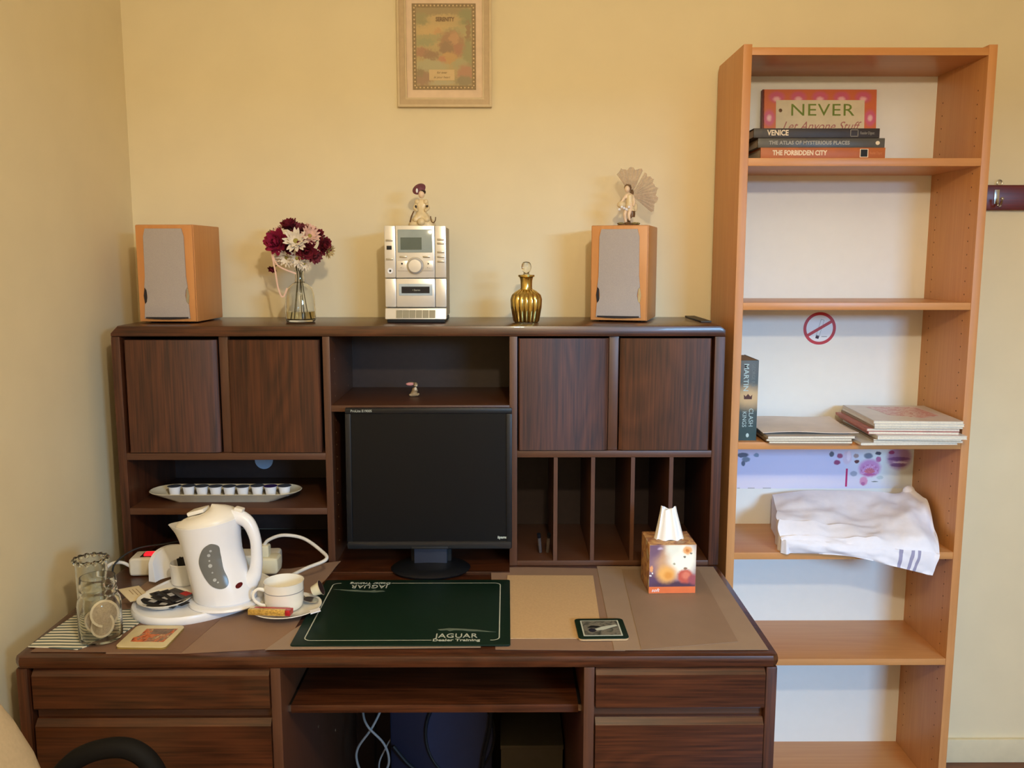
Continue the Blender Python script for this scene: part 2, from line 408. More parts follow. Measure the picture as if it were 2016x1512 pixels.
part('cable_grommet', lathe(BM(), [(.0, 0), (.026, 0), (.026, .003), (0, .003)], 28, M=Tr(0.350, HB-.01, 0.956) @ Matrix.Rotation(PI/2, 4, 'X')), plain('grey_grommet_plastic', (150, 165, 185), 0.5), hutch)
b = BM()
for yy in (-.29, -.10):
    for i in range(16):
        zz = .8+.032*i
        if abs(zz-1.161) > .02: lathe(b, [(0, 0), (.0022, 0), (.0022, .0006), (0, .0006)], 8, M=Tr(.6125, yy, zz) @ Matrix.Rotation(PI/2, 4, 'Y'))
part('pin_holes', b, plain('pin_hole_brass', (120, 100, 80), 0.4, metal=0.5), hutch, kind='stuff')
part('edge_lip', box(BM(), 1.560, 1.588, -0.235, -0.02, HZ, HZ+.004, .001), plain('dark_edge_strip', (52, 44, 30), 0.5), hutch)

# ------------------------------------------------------------------ bookcase
XL, XR, BF, BB, BT = 1.6346, 2.2599, -0.2839, -0.016, 2.0544
bc = thing('bookcase', 'tall open beech bookcase with white back standing right of the desk', 'bookcase', ((XL+XR)/2, -0.15, 0), world=True)
for x0, x1 in ((XL, XL+.0215), (XR-.0215, XR)):
    b = BM(); prism(b, [(BF, 0), (BF, BT), (-.03, BT), (BB, BT-.014), (BB, 0)], 'x', x0, x1, bev=.0012)
    part('side_panel', b, M_BEEV, bc)
IX0, IX1 = XL+.0215, XR-.0215
part('back_board', box(BM(), IX0, IX1, BB-.005, BB, 0.05, BT-.008), M_WHITEB, bc)
part('top_board', box(BM(), IX0, IX1, BF+.001, BB-.005, 2.029, 2.0475, .001), M_BEEH, bc)
SH = [(1.763, 1.7825), (1.404, 1.4225), (1.041, 1.0600), (0.743, 0.7620), (0.4455, 0.4635), (0.058, 0.0765)]
for z0, z1 in SH:
    part('shelf', box(BM(), IX0, IX1, BF+.001, BB-.005, z0, z1, .001), M_BEEH, bc)
part('plinth', box(BM(), IX0, IX1, BF+.02, BF+.035, 0.0, 0.058), M_BEEH, bc)
b = BM()
for yy in (-.245, -.06):
    for i in range(54):
        zz = .15+.034*i
        if all(not (z0-.006 < zz < z1+.006) for z0, z1 in SH) and zz < 2.0:
            lathe(b, [(0, 0), (.002, 0), (.002, .0005), (0, .0005)], 6, M=Tr(IX1, yy, zz) @ Matrix.Rotation(-PI/2, 4, 'Y'))
part('pin_holes', b, plain('pin_hole_brown', (110, 70, 36), 0.6), bc, kind='stuff')

# ------------------------------------------------------------------ wall things
FX0, FX1, FZ0, FZ1 = 0.754, 1.012, 1.948, 2.270
pf = thing('picture_frame', 'beige framed garden print hanging high on the yellow wall', 'picture', ((FX0+FX1)/2, 0, FZ0), world=True)
M_FRAME = plain('beige_frame_wood', (194, 170, 134), 0.5, var=0.05, scale=80); M_FRAMEL = plain('pale_frame_bead', (208, 188, 150), 0.45)
def frame_bars(x0, x1, z0, z1, wdt, y0, y1, name, mat, parent):
    for a in (((x0, z0), (x1, z0), (x1-wdt, z0+wdt), (x0+wdt, z0+wdt)), ((x0, z1), (x0+wdt, z1-wdt), (x1-wdt, z1-wdt), (x1, z1)),
              ((x0, z0), (x0+wdt, z0+wdt), (x0+wdt, z1-wdt), (x0, z1)), ((x1, z0), (x1, z1), (x1-wdt, z1-wdt), (x1-wdt, z0+wdt))):
        part(name, prism(BM(), list(a), 'y', y0, y1), mat, parent)
frame_bars(FX0, FX1, FZ0, FZ1, 0.006, -.020, -.001, 'outer_bead', M_FRAMEL, pf)
frame_bars(FX0+.006, FX1-.006, FZ0+.006, FZ1-.006, 0.014, -.017, -.001, 'frame_bar', M_FRAME, pf)
frame_bars(FX0+.020, FX1-.020, FZ0+.020, FZ1-.020, 0.005, -.014, -.001, 'inner_bead', M_FRAMEL, pf)
part('mat_board', box(BM(), FX0+.024, FX1-.024, -.007, -.001, FZ0+.024, FZ1-.024), plain('pinkish_mat_board', (230, 206, 180), 0.7), pf)
PX0, PX1, PZ0, PZ1 = 0.795, 0.969, 1.995, 2.222
def PQ(u, v, ru, rv, c, so=.25): return (PX0+u*(PX1-PX0)-pf.location.x, PZ0+v*(PZ1-PZ0)-pf.location.z, ru*(PX1-PX0), rv*(PZ1-PZ0), c, so)
M_PT = plain('print_trunk', (140, 116, 88), 0.7); M_PC = plain('print_cream', (214, 190, 148), 0.7)
pr = part('print', box(BM(), PX0, PX1, -.0082, -.007, PZ0, PZ1), plain('print_border', (152, 132, 100), 0.7, var=.15, scale=150), pf)
art = [PQ(.41, .66, .36, .12, (216, 184, 124), .5), PQ(.41, .66, .075, .05, (212, 158, 110), .3), PQ(.35, .60, .5, .045, (166, 164, 118), .4), PQ(.75, .68, .25, .05, (172, 170, 122), .5),
       PQ(.3, .92, .7, .06, (150, 134, 100), .4), PQ(.14, .82, .14, .07, (140, 142, 104), .4), PQ(.86, .84, .14, .10, (128, 138, 100), .35), PQ(.5, .82, .26, .05, (206, 176, 122), .4), PQ(.2, .55, .16, .04, (150, 158, 118), .4),
       PQ(.88, .64, .035, .16, (140, 112, 84), .3), PQ(.88, .40, .10, .18, (140, 148, 110), .35), PQ(.15, .43, .14, .06, (168, 116, 98), .4), PQ(.3, .40, .12, .06, (142, 112, 92), .4),
       PQ(.62, .52, .20, .17, (162, 120, 96), .25), PQ(.66, .60, .08, .07, (196, 146, 112), .3), PQ(.54, .48, .10, .08, (138, 110, 90), .3), PQ(.72, .47, .07, .07, (172, 112, 96), .3),
       PQ(.58, .37, .12, .07, (204, 156, 100), .3), PQ(.46, .34, .07, .05, (196, 124, 98), .3), PQ(.28, .27, .26, .08, (176, 180, 148), .4), PQ(.75, .30, .12, .06, (166, 170, 132), .4),
       PQ(.16, .13, .15, .09, (150, 116, 102), .35), PQ(.12, .20, .06, .05, (132, 118, 96), .4), PQ(.84, .18, .14, .11, (178, 124, 108), .35), PQ(.82, .10, .15, .06, (130, 124, 104), .4), PQ(.46, .08, .2, .03, (176, 176, 156), .4)]
art = [(u, v, a_, b_, tuple(int(.55*k+.45*g) for k, g in zip(c, (196, 176, 138))), so) for u, v, a_, b_, c, so in art]
part('scene', box(BM(), PX0+.011, PX1-.011, -.0086, -.0082, PZ0+.011, PZ1-.011), blobs('garden_scene_print', (190, 172, 128), art, warp=.006, wscale=130, rough=.7), pr)
part('caption_panel', box(BM(), PX0+.26*(PX1-PX0), PX0+.66*(PX1-PX0), -.0088, -.0086, PZ0+.11*(PZ1-PZ0), PZ0+.235*(PZ1-PZ0)), M_PC, pr)
lettering('title_lettering', 'SERENITY', 0.0150, M_PT, pr, ((PX0+PX1)/2+.003, -.0095, PZ0+.815*(PZ1-PZ0)), align='CENTER', sx=.78, bold=.0006)
for i, s in enumerate(('for ever', 'in your heart')): lettering('caption_lettering', s, 0.0085, M_PT, pr, (PX0+.46*(PX1-PX0), -.0091, PZ0+(.2-.055*i)*(PZ1-PZ0)), align='CENTER', shear=.3)
b = BM()
for i in range(16):
    for v in (.025, .975): lathe(b, [(0, 0), (.0024, 0), (.0024, .0003), (0, .0003)], 6, M=Tr(PX0+(.06+.88*i/15)*(PX1-PX0), -.0086, PZ0+v*(PZ1-PZ0)) @ Matrix.Rotation(PI/2, 4, 'X'))
for i in range(21):
    for u in (.035, .965): lathe(b, [(0, 0), (.0024, 0), (.0024, .0003), (0, .0003)], 6, M=Tr(PX0+u*(PX1-PX0), -.0086, PZ0+(.05+.9*i/20)*(PZ1-PZ0)) @ Matrix.Rotation(PI/2, 4, 'X'))
part('border_dots', b, M_PC, pr, kind='stuff')

hr = thing('hook_rail', 'dark red wooden coat rail with small hooks behind the bookcase edge', 'coat rail', (2.62, 0, 1.668), world=True)
part('rail', box(BM(), 2.36, 2.88, -.018, -.001, 1.668, 1.738, .004), wood('mahogany_rail', (84, 22, 14), (116, 34, 22), 'x', rough=.3), hr)
for x in (2.425, 2.62, 2.82):
    h = part('hook', tube(BM(), [(x, -.018, 1.70), (x, -.03, 1.682), (x-.004, -.05, 1.68), (x-.006, -.06, 1.694)], .003), M_STEEL, hr)
    part('hook_ball', ball(BM(), (x-.006, -.06, 1.697), .005), M_STEEL, h)
    part('hook_plate', box(BM(), x-.007, x+.007, -.021, -.018, 1.685, 1.725, .001), M_STEEL, h)
for x in (2.437,):
    part('hanging_eye', tube(BM(), [(x+.007*math.cos(a*PI/5), -.008, 1.744+.008*math.sin(a*PI/5)) for a in range(10)], .0018, closed=True, k=2), M_STEEL, hr)

# ------------------------------------------------------------------ speakers
M_SPK = wood('speaker_beech', (196, 132, 74), (212, 150, 90), 'z', fine=110, big=3, rough=.4, contrast=.6)
M_GRILLE = plain('grey_grille_cloth', (172, 162, 156), 0.9, var=0.1, scale=900, bump=0.2)
M_GAP = plain('dark_port_gap', (40, 34, 34), 0.8)
def speaker(label, loc, rz):
    w, d, h = 0.150, 0.185, 0.250
    t = thing('bookshelf_speaker', label, 'speaker', loc, rz, 'pair of small beech speakers')
    part('cabinet', box(BM(), -w/2, w/2, -d/2, d/2, 0.003, h, 0.003), M_SPK, t)
    part('front_baffle', box(BM(), -w/2+.002, w/2-.002, -d/2-.006, -d/2, 0.004, h-.001, 0.003), M_SPK, t)
    g = []
    gx, z0, z1 = 0.055, 0.012, h-.010
    right = [(gx-.008, z1), (gx-.003, z1-.02), (gx-.002, .12), (gx+.001, .092), (gx-.004, .085), (gx-.006, .07), (gx-.004, .055), (gx+.002, .048), (gx+.004, z0)]
    g = right+[(x*-1, z) for x, z in right[::-1]]
    part('grille', prism(BM(), g, 'y', -d/2-.0105, -d/2-.006, bev=.0015), M_GRILLE, t)
    arc = [(-gx, .0125)]+[(-gx+.110*i/10, .0125-.0025*math.sin(PI*i/10)) for i in range(1, 10)]+[(gx, .0125), (gx, .016), (-gx, .016)]
    part('port_gap', prism(BM(), arc, 'y', -d/2-.0112, -d/2-.0104), M_GAP, t)
    for s in (-1, 1):
        part('finger_notch', prism(BM(), [(s*(gx-.0045), .051), (s*(gx+.0015), .05), (s*(gx+.004), .07), (s*(gx+.001), .09), (s*(gx-.003), .087)], 'y', -d/2-.0085, -d/2-.006), M_STEEL if s > 0 else M_GAP, t)
    for x in (-.05, .05):
        for y in (-.07, .07): part('rubber_foot', lathe(BM(), [(.006, 0), (.006, .0035)], 12, cx=x, cy=y), M_BLACKM, t)
    return t
speaker('beech speaker near the left wall with chrome notch glint and bare top', (0.187, -0.165, HZ+.0005), math.radians(-2))
speaker('beech speaker with the winged fairy figurine standing on top', (1.372, -0.130, HZ+.0005), math.radians(-16))

# ------------------------------------------------------------------ glass vase with dried flowers
VX, VY = 0.513, -0.215
vs = thing('bottle_vase', 'clear glass bottle vase holding dried red and white flowers', 'vase', (VX, VY, HZ))
po_ = [(0, .002), (.036, .002), (.0385, .006), (.0395, .03), (.037, .072), (.033, .088), (.022, .098), (.013, .104), (.0115, .115), (.0115, .130), (.014, .134)]
pi_ = [(.012, .134), (.0095, .13), (.0095, .115), (.011, .105), (.02, .096), (.0305, .086), (.0345, .071), (.037, .03), (.036, .010), (.033, .008), (0, .008)]
part('glass_body', lathe(BM(), po_+pi_, 40), M_GLASS, vs)
part('water', lathe(BM(), [(0, .0085), (.0328, .0085), (.0357, .0105), (.0366, .028), (0, .028)], 40), glass('murky_water', (214, 200, 160), ior=1.33), vs)
M_RED = plain('dried_red_petals', (110, 14, 34), 0.8, var=0.35, scale=120); M_MAG = plain('dried_magenta_petals', (142, 16, 58), 0.8, var=0.3, scale=120)
M_WPET = plain('dried_white_petals', (226, 214, 196), 0.8, var=0.12, scale=150); M_PPET = plain('dried_pink_petals', (214, 174, 160), 0.8, var=0.15, scale=150)
M_STEM = plain('dry_stem', (92, 84, 48), 0.8, var=0.2); M_CENT = plain('flower_centre', (150, 140, 70), 0.9, var=0.3, scale=300)
def petal(bm, ln, wd, M, curl=0.3, ruff=0.0, seg=5):
    t = bmesh.new(); rows = []
    for i in range(seg+1):
        s = i/seg; wv = wd*math.sin(PI*(0.15+0.8*s))**.7*(1 if s < .95 else .75)
        z = curl*ln*s*s
        rows.append([t.verts.new((ln*s, -wv, z+ruff*ln*random.uniform(-1, 1)*s)), t.verts.new((ln*s*(1.02), 0, z-wv*.25)), t.verts.new((ln*s, wv, z+ruff*ln*random.uniform(-1, 1)*s))])
    for a, c in zip(rows[:-1], rows[1:]):
        for j in (0, 1): t.faces.new((a[j], a[j+1], c[j+1], c[j]))
    merge(bm, t, M)
def aim(c, d):
    z = Vector(d).normalized(); x = z.orthogonal().normalized(); y = z.cross(x)
    m = Matrix((x, y, z)).transposed().to_4x4(); m.translation = Vector(c); return m
FN = [0]
def flower(name, label, c, d, r, kind, mat, cat='flower'):
    long = {0: 0, 1: 3, 2: 4, 3: 1, 5: 2}.get(FN[0], -1)
    """c: head centre in the vase frame, d: facing"""
    t = thing(name, label, cat, (VX, VY, HZ+.03), 0, 'dried flowers in the bottle vase')
    r *= 1.28; c = Vector((c[0], c[1], c[2]-.006))-Vector((0, 0, .03)); A = aim(c, d); b = BM()
    if kind == 'daisy':
        for ring, (n, k, el) in enumerate(((14, 1, .15), (10, .72, .45))):
            for i in range(n):
                petal(b, r*k, r*.16, A @ Rz(2*PI*(i+.5*ring)/n+random.uniform(-.1, .1)) @ Matrix.Rotation(-el-random.uniform(0, .15), 4, 'Y'), .15, .02)
    else:
        for ring, (n, k, el) in enumerate(((11, 1, .0), (10, .9, .4), (8, .78, .8), (6, .6, 1.15))):
            for i in range(n):
                petal(b, r*k*random.uniform(.85, 1.05), r*.3, A @ Rz(2*PI*(i+.5*ring)/n+random.uniform(-.2, .2)) @ Matrix.Rotation(-el-random.uniform(-.1, .1), 4, 'Y'), .25, .10)
    part('petals', b, mat, t)
    if kind == 'daisy': part('centre', ball(BM(), (0, 0, r*.08), r*.2, 1, 1, .6, 10, A), M_CENT, t)
    part('calyx', ball(BM(), (0, 0, -r*.12), r*.22, 1, 1, 1.2, 8, A), M_STEM, t)
    back = c-Vector(d).normalized()*r*.2; FN[0] += 1
    if long >= 0:      # stems that reach down through the vase neck
        an = 2*PI*long/5+.4; ca, sa = math.cos(an), math.sin(an)
        P = [back, Vector((ca*.010, sa*.010, .118)), Vector((ca*.0062, sa*.0062, .098)), Vector((ca*.0062, sa*.0062, .078)), Vector((ca*.014, sa*.014, .02)), Vector((ca*.020, sa*.020, -.0195))]
    else: P = [back, back+(Vector((0, 0, .150))-back)*.25]
    part('stem', tube(BM(), P, .0012, 6), M_STEM, t)
    return t
flower('carnation', 'large magenta flower at the left of the bouquet', (-.046, -.03, .212), (-.35, -.9, .2), .030, 'carn', M_MAG)
flower('daisy', 'big white daisy facing front in the bouquet centre', (.004, -.045, .215), (.1, -.95, .25), .027, 'daisy', M_WPET)
flower('carnation', 'dark red flower hanging low right of the white daisy', (.026, -.035, .194), (.3, -.85, -.35), .025, 'carn', M_RED)
flower('carnation', 'dark red flower at the far right edge of the bouquet', (.066, -.01, .205), (.8, -.5, .0), .021, 'carn', M_RED)
flower('daisy', 'pinkish white daisy right of the centre daisy', (.036, -.03, .228), (.5, -.8, .35), .022, 'daisy', M_PPET)
flower('carnation', 'dark red flower at the top left of the bouquet', (-.022, .0, .252), (-.2, -.35, .9), .024, 'carn', M_RED)
flower('carnation', 'dusky red flower above the white daisy', (.004, .0, .242), (.1, -.5, .85), .022, 'carn', plain('dried_dusky_petals', (124, 50, 60), .8, var=.3, scale=120))
flower('daisy', 'pinkish small flower at the top right of the bouquet', (.032, .008, .246), (.5, -.2, .85), .017, 'daisy', M_PPET)
flower('daisy', 'off-white daisy drooping below the magenta flower', (-.024, -.03, .174), (-.3, -.8, -.5), .021, 'daisy', M_WPET)
flower('daisy', 'small pale daisy at lower left of the bouquet', (-.045, -.015, .172), (-.6, -.7, -.35), .016, 'daisy', M_WPET)
flower('carnation', 'brownish dried bloom on the left edge of the bouquet', (-.067, .0, .228), (-.9, -.2, .4), .017, 'carn', plain('dried_brown_petals', (132, 96, 66), .8, var=.3, scale=120))
flower('carnation', 'tiny red bloom dangling at the lower left of the bouquet', (-.064, -.02, .146), (-.3, -.5, -.8), .011, 'carn', M_RED)
flower('daisy', 'papery cream bloom at the lower right of the bouquet', (.078, -.005, .190), (.8, -.4, -.4), .016, 'daisy', plain('papery_petals', (196, 170, 116), .8, var=.15, scale=100))
flower('daisy', 'small white flower behind the far right red flower', (.058, .012, .226), (.7, -.1, .7), .016, 'daisy', M_WPET)
flower('daisy', 'off-white daisy low in the bouquet front', (.002, -.03, .172), (.0, -.9, -.3), .019, 'daisy', M_WPET)
flower('carnation', 'dark red flower between the magenta flower and the white daisy', (-.020, -.028, .200), (-.2, -.9, .0), .021, 'carn', M_RED)
flower('carnation', 'dusky pink bloom low at the right of the bouquet front', (.046, -.02, .178), (.5, -.7, -.4), .017, 'carn', plain('dried_dusky_petals', (124, 50, 60), .8, var=.3, scale=120))
flower('daisy', 'small cream flower just above the vase neck', (.018, -.022, .158), (.2, -.8, -.5), .015, 'daisy', M_WPET)
flower('carnation', 'dark red bud high at the right of the bouquet', (.052, .0, .232), (.6, -.4, .6), .015, 'carn', M_RED)
flower('daisy', 'pale pink flower at the upper left of the bouquet', (-.048, -.01, .238), (-.5, -.5, .6), .016, 'daisy', M_PPET)
rb = BM(); tube(rb, [(-.005, -.014, .126), (-.05, -.03, .15), (-.064, -.03, .20), (-.068, -.028, .22), (-.064, -.03, .19), (-.054, -.032, .13), (-.05, -.03, .095), (-.042, -.03, .07), (-.034, -.03, .07), (-.026, -.03, .09)], .0022, 6, 8, flat=.25, up=(0, 1, 0))
solo('ribbon', rb, plain('pale_pink_ribbon', (226, 188, 170), 0.35), 'pale pink curling ribbon trailing from the left of the bouquet', 'ribbon', (VX, VY, HZ))

# ------------------------------------------------------------------ mini stereo
st = thing('mini_stereo', 'silver upright mini stereo with round dial on top of the hutch', 'stereo', (0.8185, -0.145, HZ+.0005))
W2, SD = .079, .20
Y0 = -SD/2
part('case', box(BM(), -W2+.003, W2-.003, Y0+.012, SD/2-.02, .012, .246, .003), plain('grey_stereo_case', (150, 138, 118), .45, metal=.3), st)
part('side_trim', box(BM(), -W2, -.0505, Y0, Y0+.014, .115, .248, .003), M_SILVER, st)
part('side_trim', box(BM(), .0505, W2, Y0, Y0+.014, .115, .248, .003), M_SILVER, st)
part('side_trim', box(BM(), -W2, -.0505, Y0, Y0+.014, .040, .1135, .003), M_SILVER, st)
part('side_trim', box(BM(), .0505, W2, Y0, Y0+.014, .040, .1135, .003), M_SILVER, st)
part('control_panel', box(BM(), -.050, .050, Y0-.001, Y0+.014, .115, .248, .002), M_SILVER, st)
cd_ = part('cassette_door', box(BM(), -.050, .050, Y0-.003, Y0+.014, .040, .1135, .003), M_SILVER, st)
part('door_window_frame', box(BM(), -.043, .043, Y0-.0045, Y0-.003, .070, .100, .001), plain('pale_blue_window_plastic', (178, 192, 200), .2), cd_)
part('door_window', box(BM(), -.036, .036, Y0-.0052, Y0-.0045, .076, .093), plain('dark_cassette_window', (22, 30, 42), .1), cd_)
lettering('window_lettering', '• Stereo', .006, M_LINE, cd_, (.002, Y0-.0055, .084), align='CENTER')
ds = part('display', box(BM(), -.044, .044, Y0-.003, Y0-.001, .180, .238, .0015), plain('display_surround', (150, 162, 160), .12), st)
part('lcd', box(BM(), -.037, .017, Y0-.0036, Y0-.003, .187, .218), plain('grey_green_lcd', (92, 104, 98), .08), ds)
kn = part('volume_dial', lathe(BM(), [(.021, 0), (.021, .003), (.0195, .004), (.0185, .010), (.016, .013), (0, .014)], 36, M=Tr(0, Y0-.001, .146) @ Matrix.Rotation(PI/2, 4, 'X')), M_SILVER, st)
part('dial_ring', lathe(BM(), [(.0225, 0), (.0225, .003), (.0205, .003), (.0205, 0)], 36, cap=False, M=Tr(0, Y0-.001, .146) @ Matrix.Rotation(PI/2, 4, 'X')), M_SILVERD, kn)
for s in (-1, 1):
    wg = part('dial_wing', box(BM(), min(s*.019, s*.046), max(s*.019, s*.046), Y0-.0035, Y0-.001, .133, .159, .001), M_SILVER, st)
    lettering('wing_mark', '►' if s > 0 else '■', .006, M_BLACKM, wg, (s*.034, Y0-.0038, .151), align='CENTER')
    lettering('wing_mark', '+ –', .006, M_BLACKM, wg, (s*.034, Y0-.0038, .141), align='CENTER')
bt = part('button', box(BM(), -.009, .009, -.0035, 0, -.0025, .0025, .001), M_SILVERD, st); bt.location = (.0655, Y0, .213)
for x, z in ((.0655, .203), (.0655, .181), (.0655, .169), (.0655, .157), (-.031, .169), (.029, .169), (-.066, .211), (-.066, .163)):
    c = copy_part(bt, st); c.location = (x, Y0-.001 if abs(x) < .05 else Y0, z)
part('remote_sensor', box(BM(), -.073, -.060, Y0-.0025, Y0, .187, .197, .001), M_BLACKM, st)
jk = part('headphone_jack', lathe(BM(), [(.0075, 0), (.007, .002), (.0035, .002), (.0035, .0005), (0, .0005)], 20, M=Tr(-.065, Y0, .133) @ Matrix.Rotation(PI/2, 4, 'X')), M_WHITEP, st)
part('jack_hole', lathe(BM(), [(0, 0), (.0028, 0), (.0028, .0012), (0, .0012)], 12, M=Tr(-.065, Y0, .133) @ Matrix.Rotation(PI/2, 4, 'X')), M_BLACKM, jk)
part('lower_lip', prism(BM(), [(Y0-.012, .010), (Y0-.004, .037), (Y0+.014, .038), (Y0+.014, .010)], 'x', -W2, W2, bev=.002), M_SILVER, st)
k0 = part('tape_key', prism(BM(), [(Y0-.0138, .013), (Y0-.0085, .0325), (Y0-.004, .0325), (Y0-.004, .013)], 'x', -.0078, .0078), plain('olive_grey_keys', (128, 124, 108), .4, metal=.3), st)
for i in range(6):
    x = -.0425+.017*i
    if i == 0: k0.location = (x, 0, 0)
    else: copy_part(k0, st).location = (x, 0, 0)
part('foot_plate', box(BM(), -W2+.004, W2-.004, Y0-.004, SD/2-.03, .0, .010, .003), M_BLACKM, st)

# ------------------------------------------------------------------ gold bottle
gb = thing('gold_bottle', 'ribbed gold glass decanter bottle with clear ball stopper', 'bottle', (1.104, -0.235, HZ))
M_GOLD = plain('gold_mercury_glass', (206, 182, 112), 0.16, metal=1.0, var=.12, scale=90)
part('body', lathe(BM(), [(0, .002), (.031, .002), (.033, .006), (.0385, .04), (.0395, .06), (.036, .072), (.026, .081), (.018, .086)], 96, 16, .10), M_GOLD, gb)
part('base_ring', lathe(BM(), [(0, 0), (.030, 0), (.031, .003), (0, .003)], 32), M_GLASS, gb)
part('neck', lathe(BM(), [(.0175, .083), (.0150, .090), (.0155, .108), (.0175, .116), (.0215, .119), (.0215, .123), (.013, .124), (.012, .1)], 36), M_GOLD, gb)
part('stopper', lathe(BM(), [(0, .11), (.009, .11), (.0085, .126), (.0065, .128), (.010, .133), (.0128, .1395), (.0132, .145), (.0118, .151), (.008, .156), (0, .158)], 28), M_GLASS, gb)

# ------------------------------------------------------------------ figurines
M_POR = plain('ivory_porcelain', (222, 202, 160), .3, var=.1, scale=90); M_SKINP = plain('pale_figurine_skin', (232, 206, 176), .4)
M_BRZ = plain('brown_bronze', (112, 82, 50), .4, metal=.2, var=.2, scale=200); M_HAIRD = plain('dark_hair_paint', (40, 24, 18), .5); M_HAIRB = plain('brown_hair_paint', (110, 84, 58), .5)
def skin_body(name, joints, edges, mat, parent, sub=2):
    """one continuous figure grown from a skeleton"""
    me = bpy.data.meshes.new(name); me.from_pydata([j[:3] for j in joints], edges, []); o = bpy.data.objects.new(name, me); COL.objects.link(o)
    md = o.modifiers.new('skin', 'SKIN'); sv = me.skin_vertices[0].data if me.skin_vertices else None
    if sv is None:
        bm = bmesh.new(); bm.from_mesh(me); bm.verts.layers.skin.verify(); bm.to_mesh(me); bm.free(); sv = me.skin_vertices[0].data
    for i, j in enumerate(joints): sv[i].radius = (j[3], j[3]); sv[i].use_root = (i == 0)
    s = o.modifiers.new('subsurf', 'SUBSURF'); s.levels = sub; s.render_levels = sub
    dg = bpy.context.evaluated_depsgraph_get(); m2 = bpy.data.meshes.new_from_object(o.evaluated_get(dg)); bpy.data.objects.remove(o)
    m2.name = name; m2.materials.clear(); m2.materials.append(mat)
    for p in m2.polygons: p.use_smooth = True
    q = bpy.data.objects.new(name, m2); COL.objects.link(q); q.parent = parent; return q
dl = thing('doll_figurine', 'small ivory seated doll figurine with purple hat on the stereo', 'figurine', (0.829, -0.16, HZ+.2488))
skin_body('body', [(0, 0, .022, .012), (0, 0, .042, .010), (0, 0, .056, .009), (0, -.002, .066, .0045), (-.012, -.004, .054, .005), (-.017, -.010, .042, .0045), (-.008, -.018, .036, .004), (.012, -.004, .054, .005), (.017, -.010, .042, .0045), (.008, -.018, .036, .004),
    (-.010, -.012, .020, .008), (-.018, -.020, .012, .007), (.010, -.012, .020, .008), (.018, -.020, .012, .007)],
    [(0, 1), (1, 2), (2, 3), (2, 4), (4, 5), (5, 6), (2, 7), (7, 8), (8, 9), (0, 10), (10, 11), (0, 12), (12, 13)], M_POR, dl)
part('head', ball(BM(), (0, -.004, .076), .0085, .9, .95, 1.12), M_SKINP, dl)
part('hair', ball(BM(), (.001, .0, .0815), .0092, 1.02, 1, .8), M_HAIRD, dl)
dl.scale = (1.1, 1.1, 1.1)
hb = BM(); lathe(hb, [(0, .004), (.009, .003), (.0165, .0), (.017, .001), (.009, .0075), (0, .010)], 20, M=Tr(-.006, .004, .0885) @ Matrix.Rotation(.9, 4, 'X') @ Matrix.Rotation(-.3, 4, 'Y'))
hat = part('hat', hb, plain('purple_hat_felt', (112, 62, 78), .6, var=.2, scale=120), dl)
part('hat_flower', ball(BM(), (-.010, -.012, .084), .0035, .8, .8, 1.6, 8), M_WHITEP, hat)
b = BM(); rings = []
for k, (r, z) in enumerate(((.030, 0), (.031, .006), (.026, .014), (.019, .022), (.013, .032))):
    rings.append([(r*(1+.10*math.sin(7*a*PI/16))*math.cos(a*PI/16), r*.75*(1+.1*math.sin(7*a*PI/16))*math.sin(a*PI/16), z) for a in range(32)])
loft(b, rings); part('skirt', b, M_POR, dl)
for s in (-1, 1): part('pompom', ball(BM(), (s*.010, -.006, .058), .0065, n=8), M_POR, dl)
part('bow_bead', ball(BM(), (.014, -.012, .0475), .003, n=8), M_HAIRD, dl)
part('bow_bead', ball(BM(), (-.013, -.012, .046), .0025, 1, 1, 1.8, 8), M_HAIRD, dl)
part('round_front', ball(BM(), (0, -.020, .010), .010, n=10), M_POR, dl)
part('basket_handle', tube(BM(), [(.022, -.012, .024), (.024, -.014, .012), (.029, -.014, .009), (.033, -.014, .014), (.034, -.013, .022)], .0013, 6), M_BRZ, dl)
part('sash', tube(BM(), [(-.018, -.012, .036), (-.024, -.014, .022), (-.027, -.014, .010)], .0018, 6), M_BRZ, dl)

fy = thing('fairy_figurine', 'small fairy figurine with gauzy beige wings on the right speaker', 'figurine', (1.378, -0.145, HZ+.2510))
b = BM(); lathe(b, [(0, 0), (.028, 0), (.029, .002), (.022, .005), (0, .006)], 24); part('base', b, M_BRZ, fy)
for i in range(7):
    a = i*.9; part('base_leaf', ball(BM(), (.022*math.cos(a), .018*math.sin(a), .006), .006, 1.3, .9, .5, 8), M_BRZ if i % 2 else plain('olive_leaf', (130, 116, 66), .6), fy)
skin_body('body', [(.004, 0, .048, .008), (.002, 0, .062, .007), (0, 0, .074, .0075), (-.002, -.001, .082, .0035), (-.010, -.003, .072, .004), (-.017, -.010, .062, .0033), (-.022, -.016, .056, .003), (.010, -.002, .072, .004), (.013, -.006, .058, .0035), (.010, -.012, .048, .003),
    (-.006, -.010, .043, .006), (-.012, -.016, .030, .0045), (-.010, -.014, .016, .0035), (-.008, -.016, .008, .003), (.004, -.010, .042, .006), (-.002, -.014, .026, .0045), (.002, -.012, .012, .0033)],
    [(0, 1), (1, 2), (2, 3), (2, 4), (4, 5), (5, 6), (2, 7), (7, 8), (8, 9), (0, 10), (10, 11), (11, 12), (12, 13), (0, 14), (14, 15), (15, 16)], M_SKINP, fy)
b = BM(); lathe(b, [(.0115, .036), (.0150, .037), (.0120, .048), (.0090, .058), (.0098, .068), (.0085, .076), (.005, .078)], 18, cx=.002, cy=-.001); part('dress', b, M_POR, fy)
part('head', ball(BM(), (-.005, -.004, .091), .0078, .9, .95, 1.12), M_SKINP, fy)
part('hair', ball(BM(), (-.003, .0005, .0945), .0095, 1, .95, .95), M_HAIRB, fy)
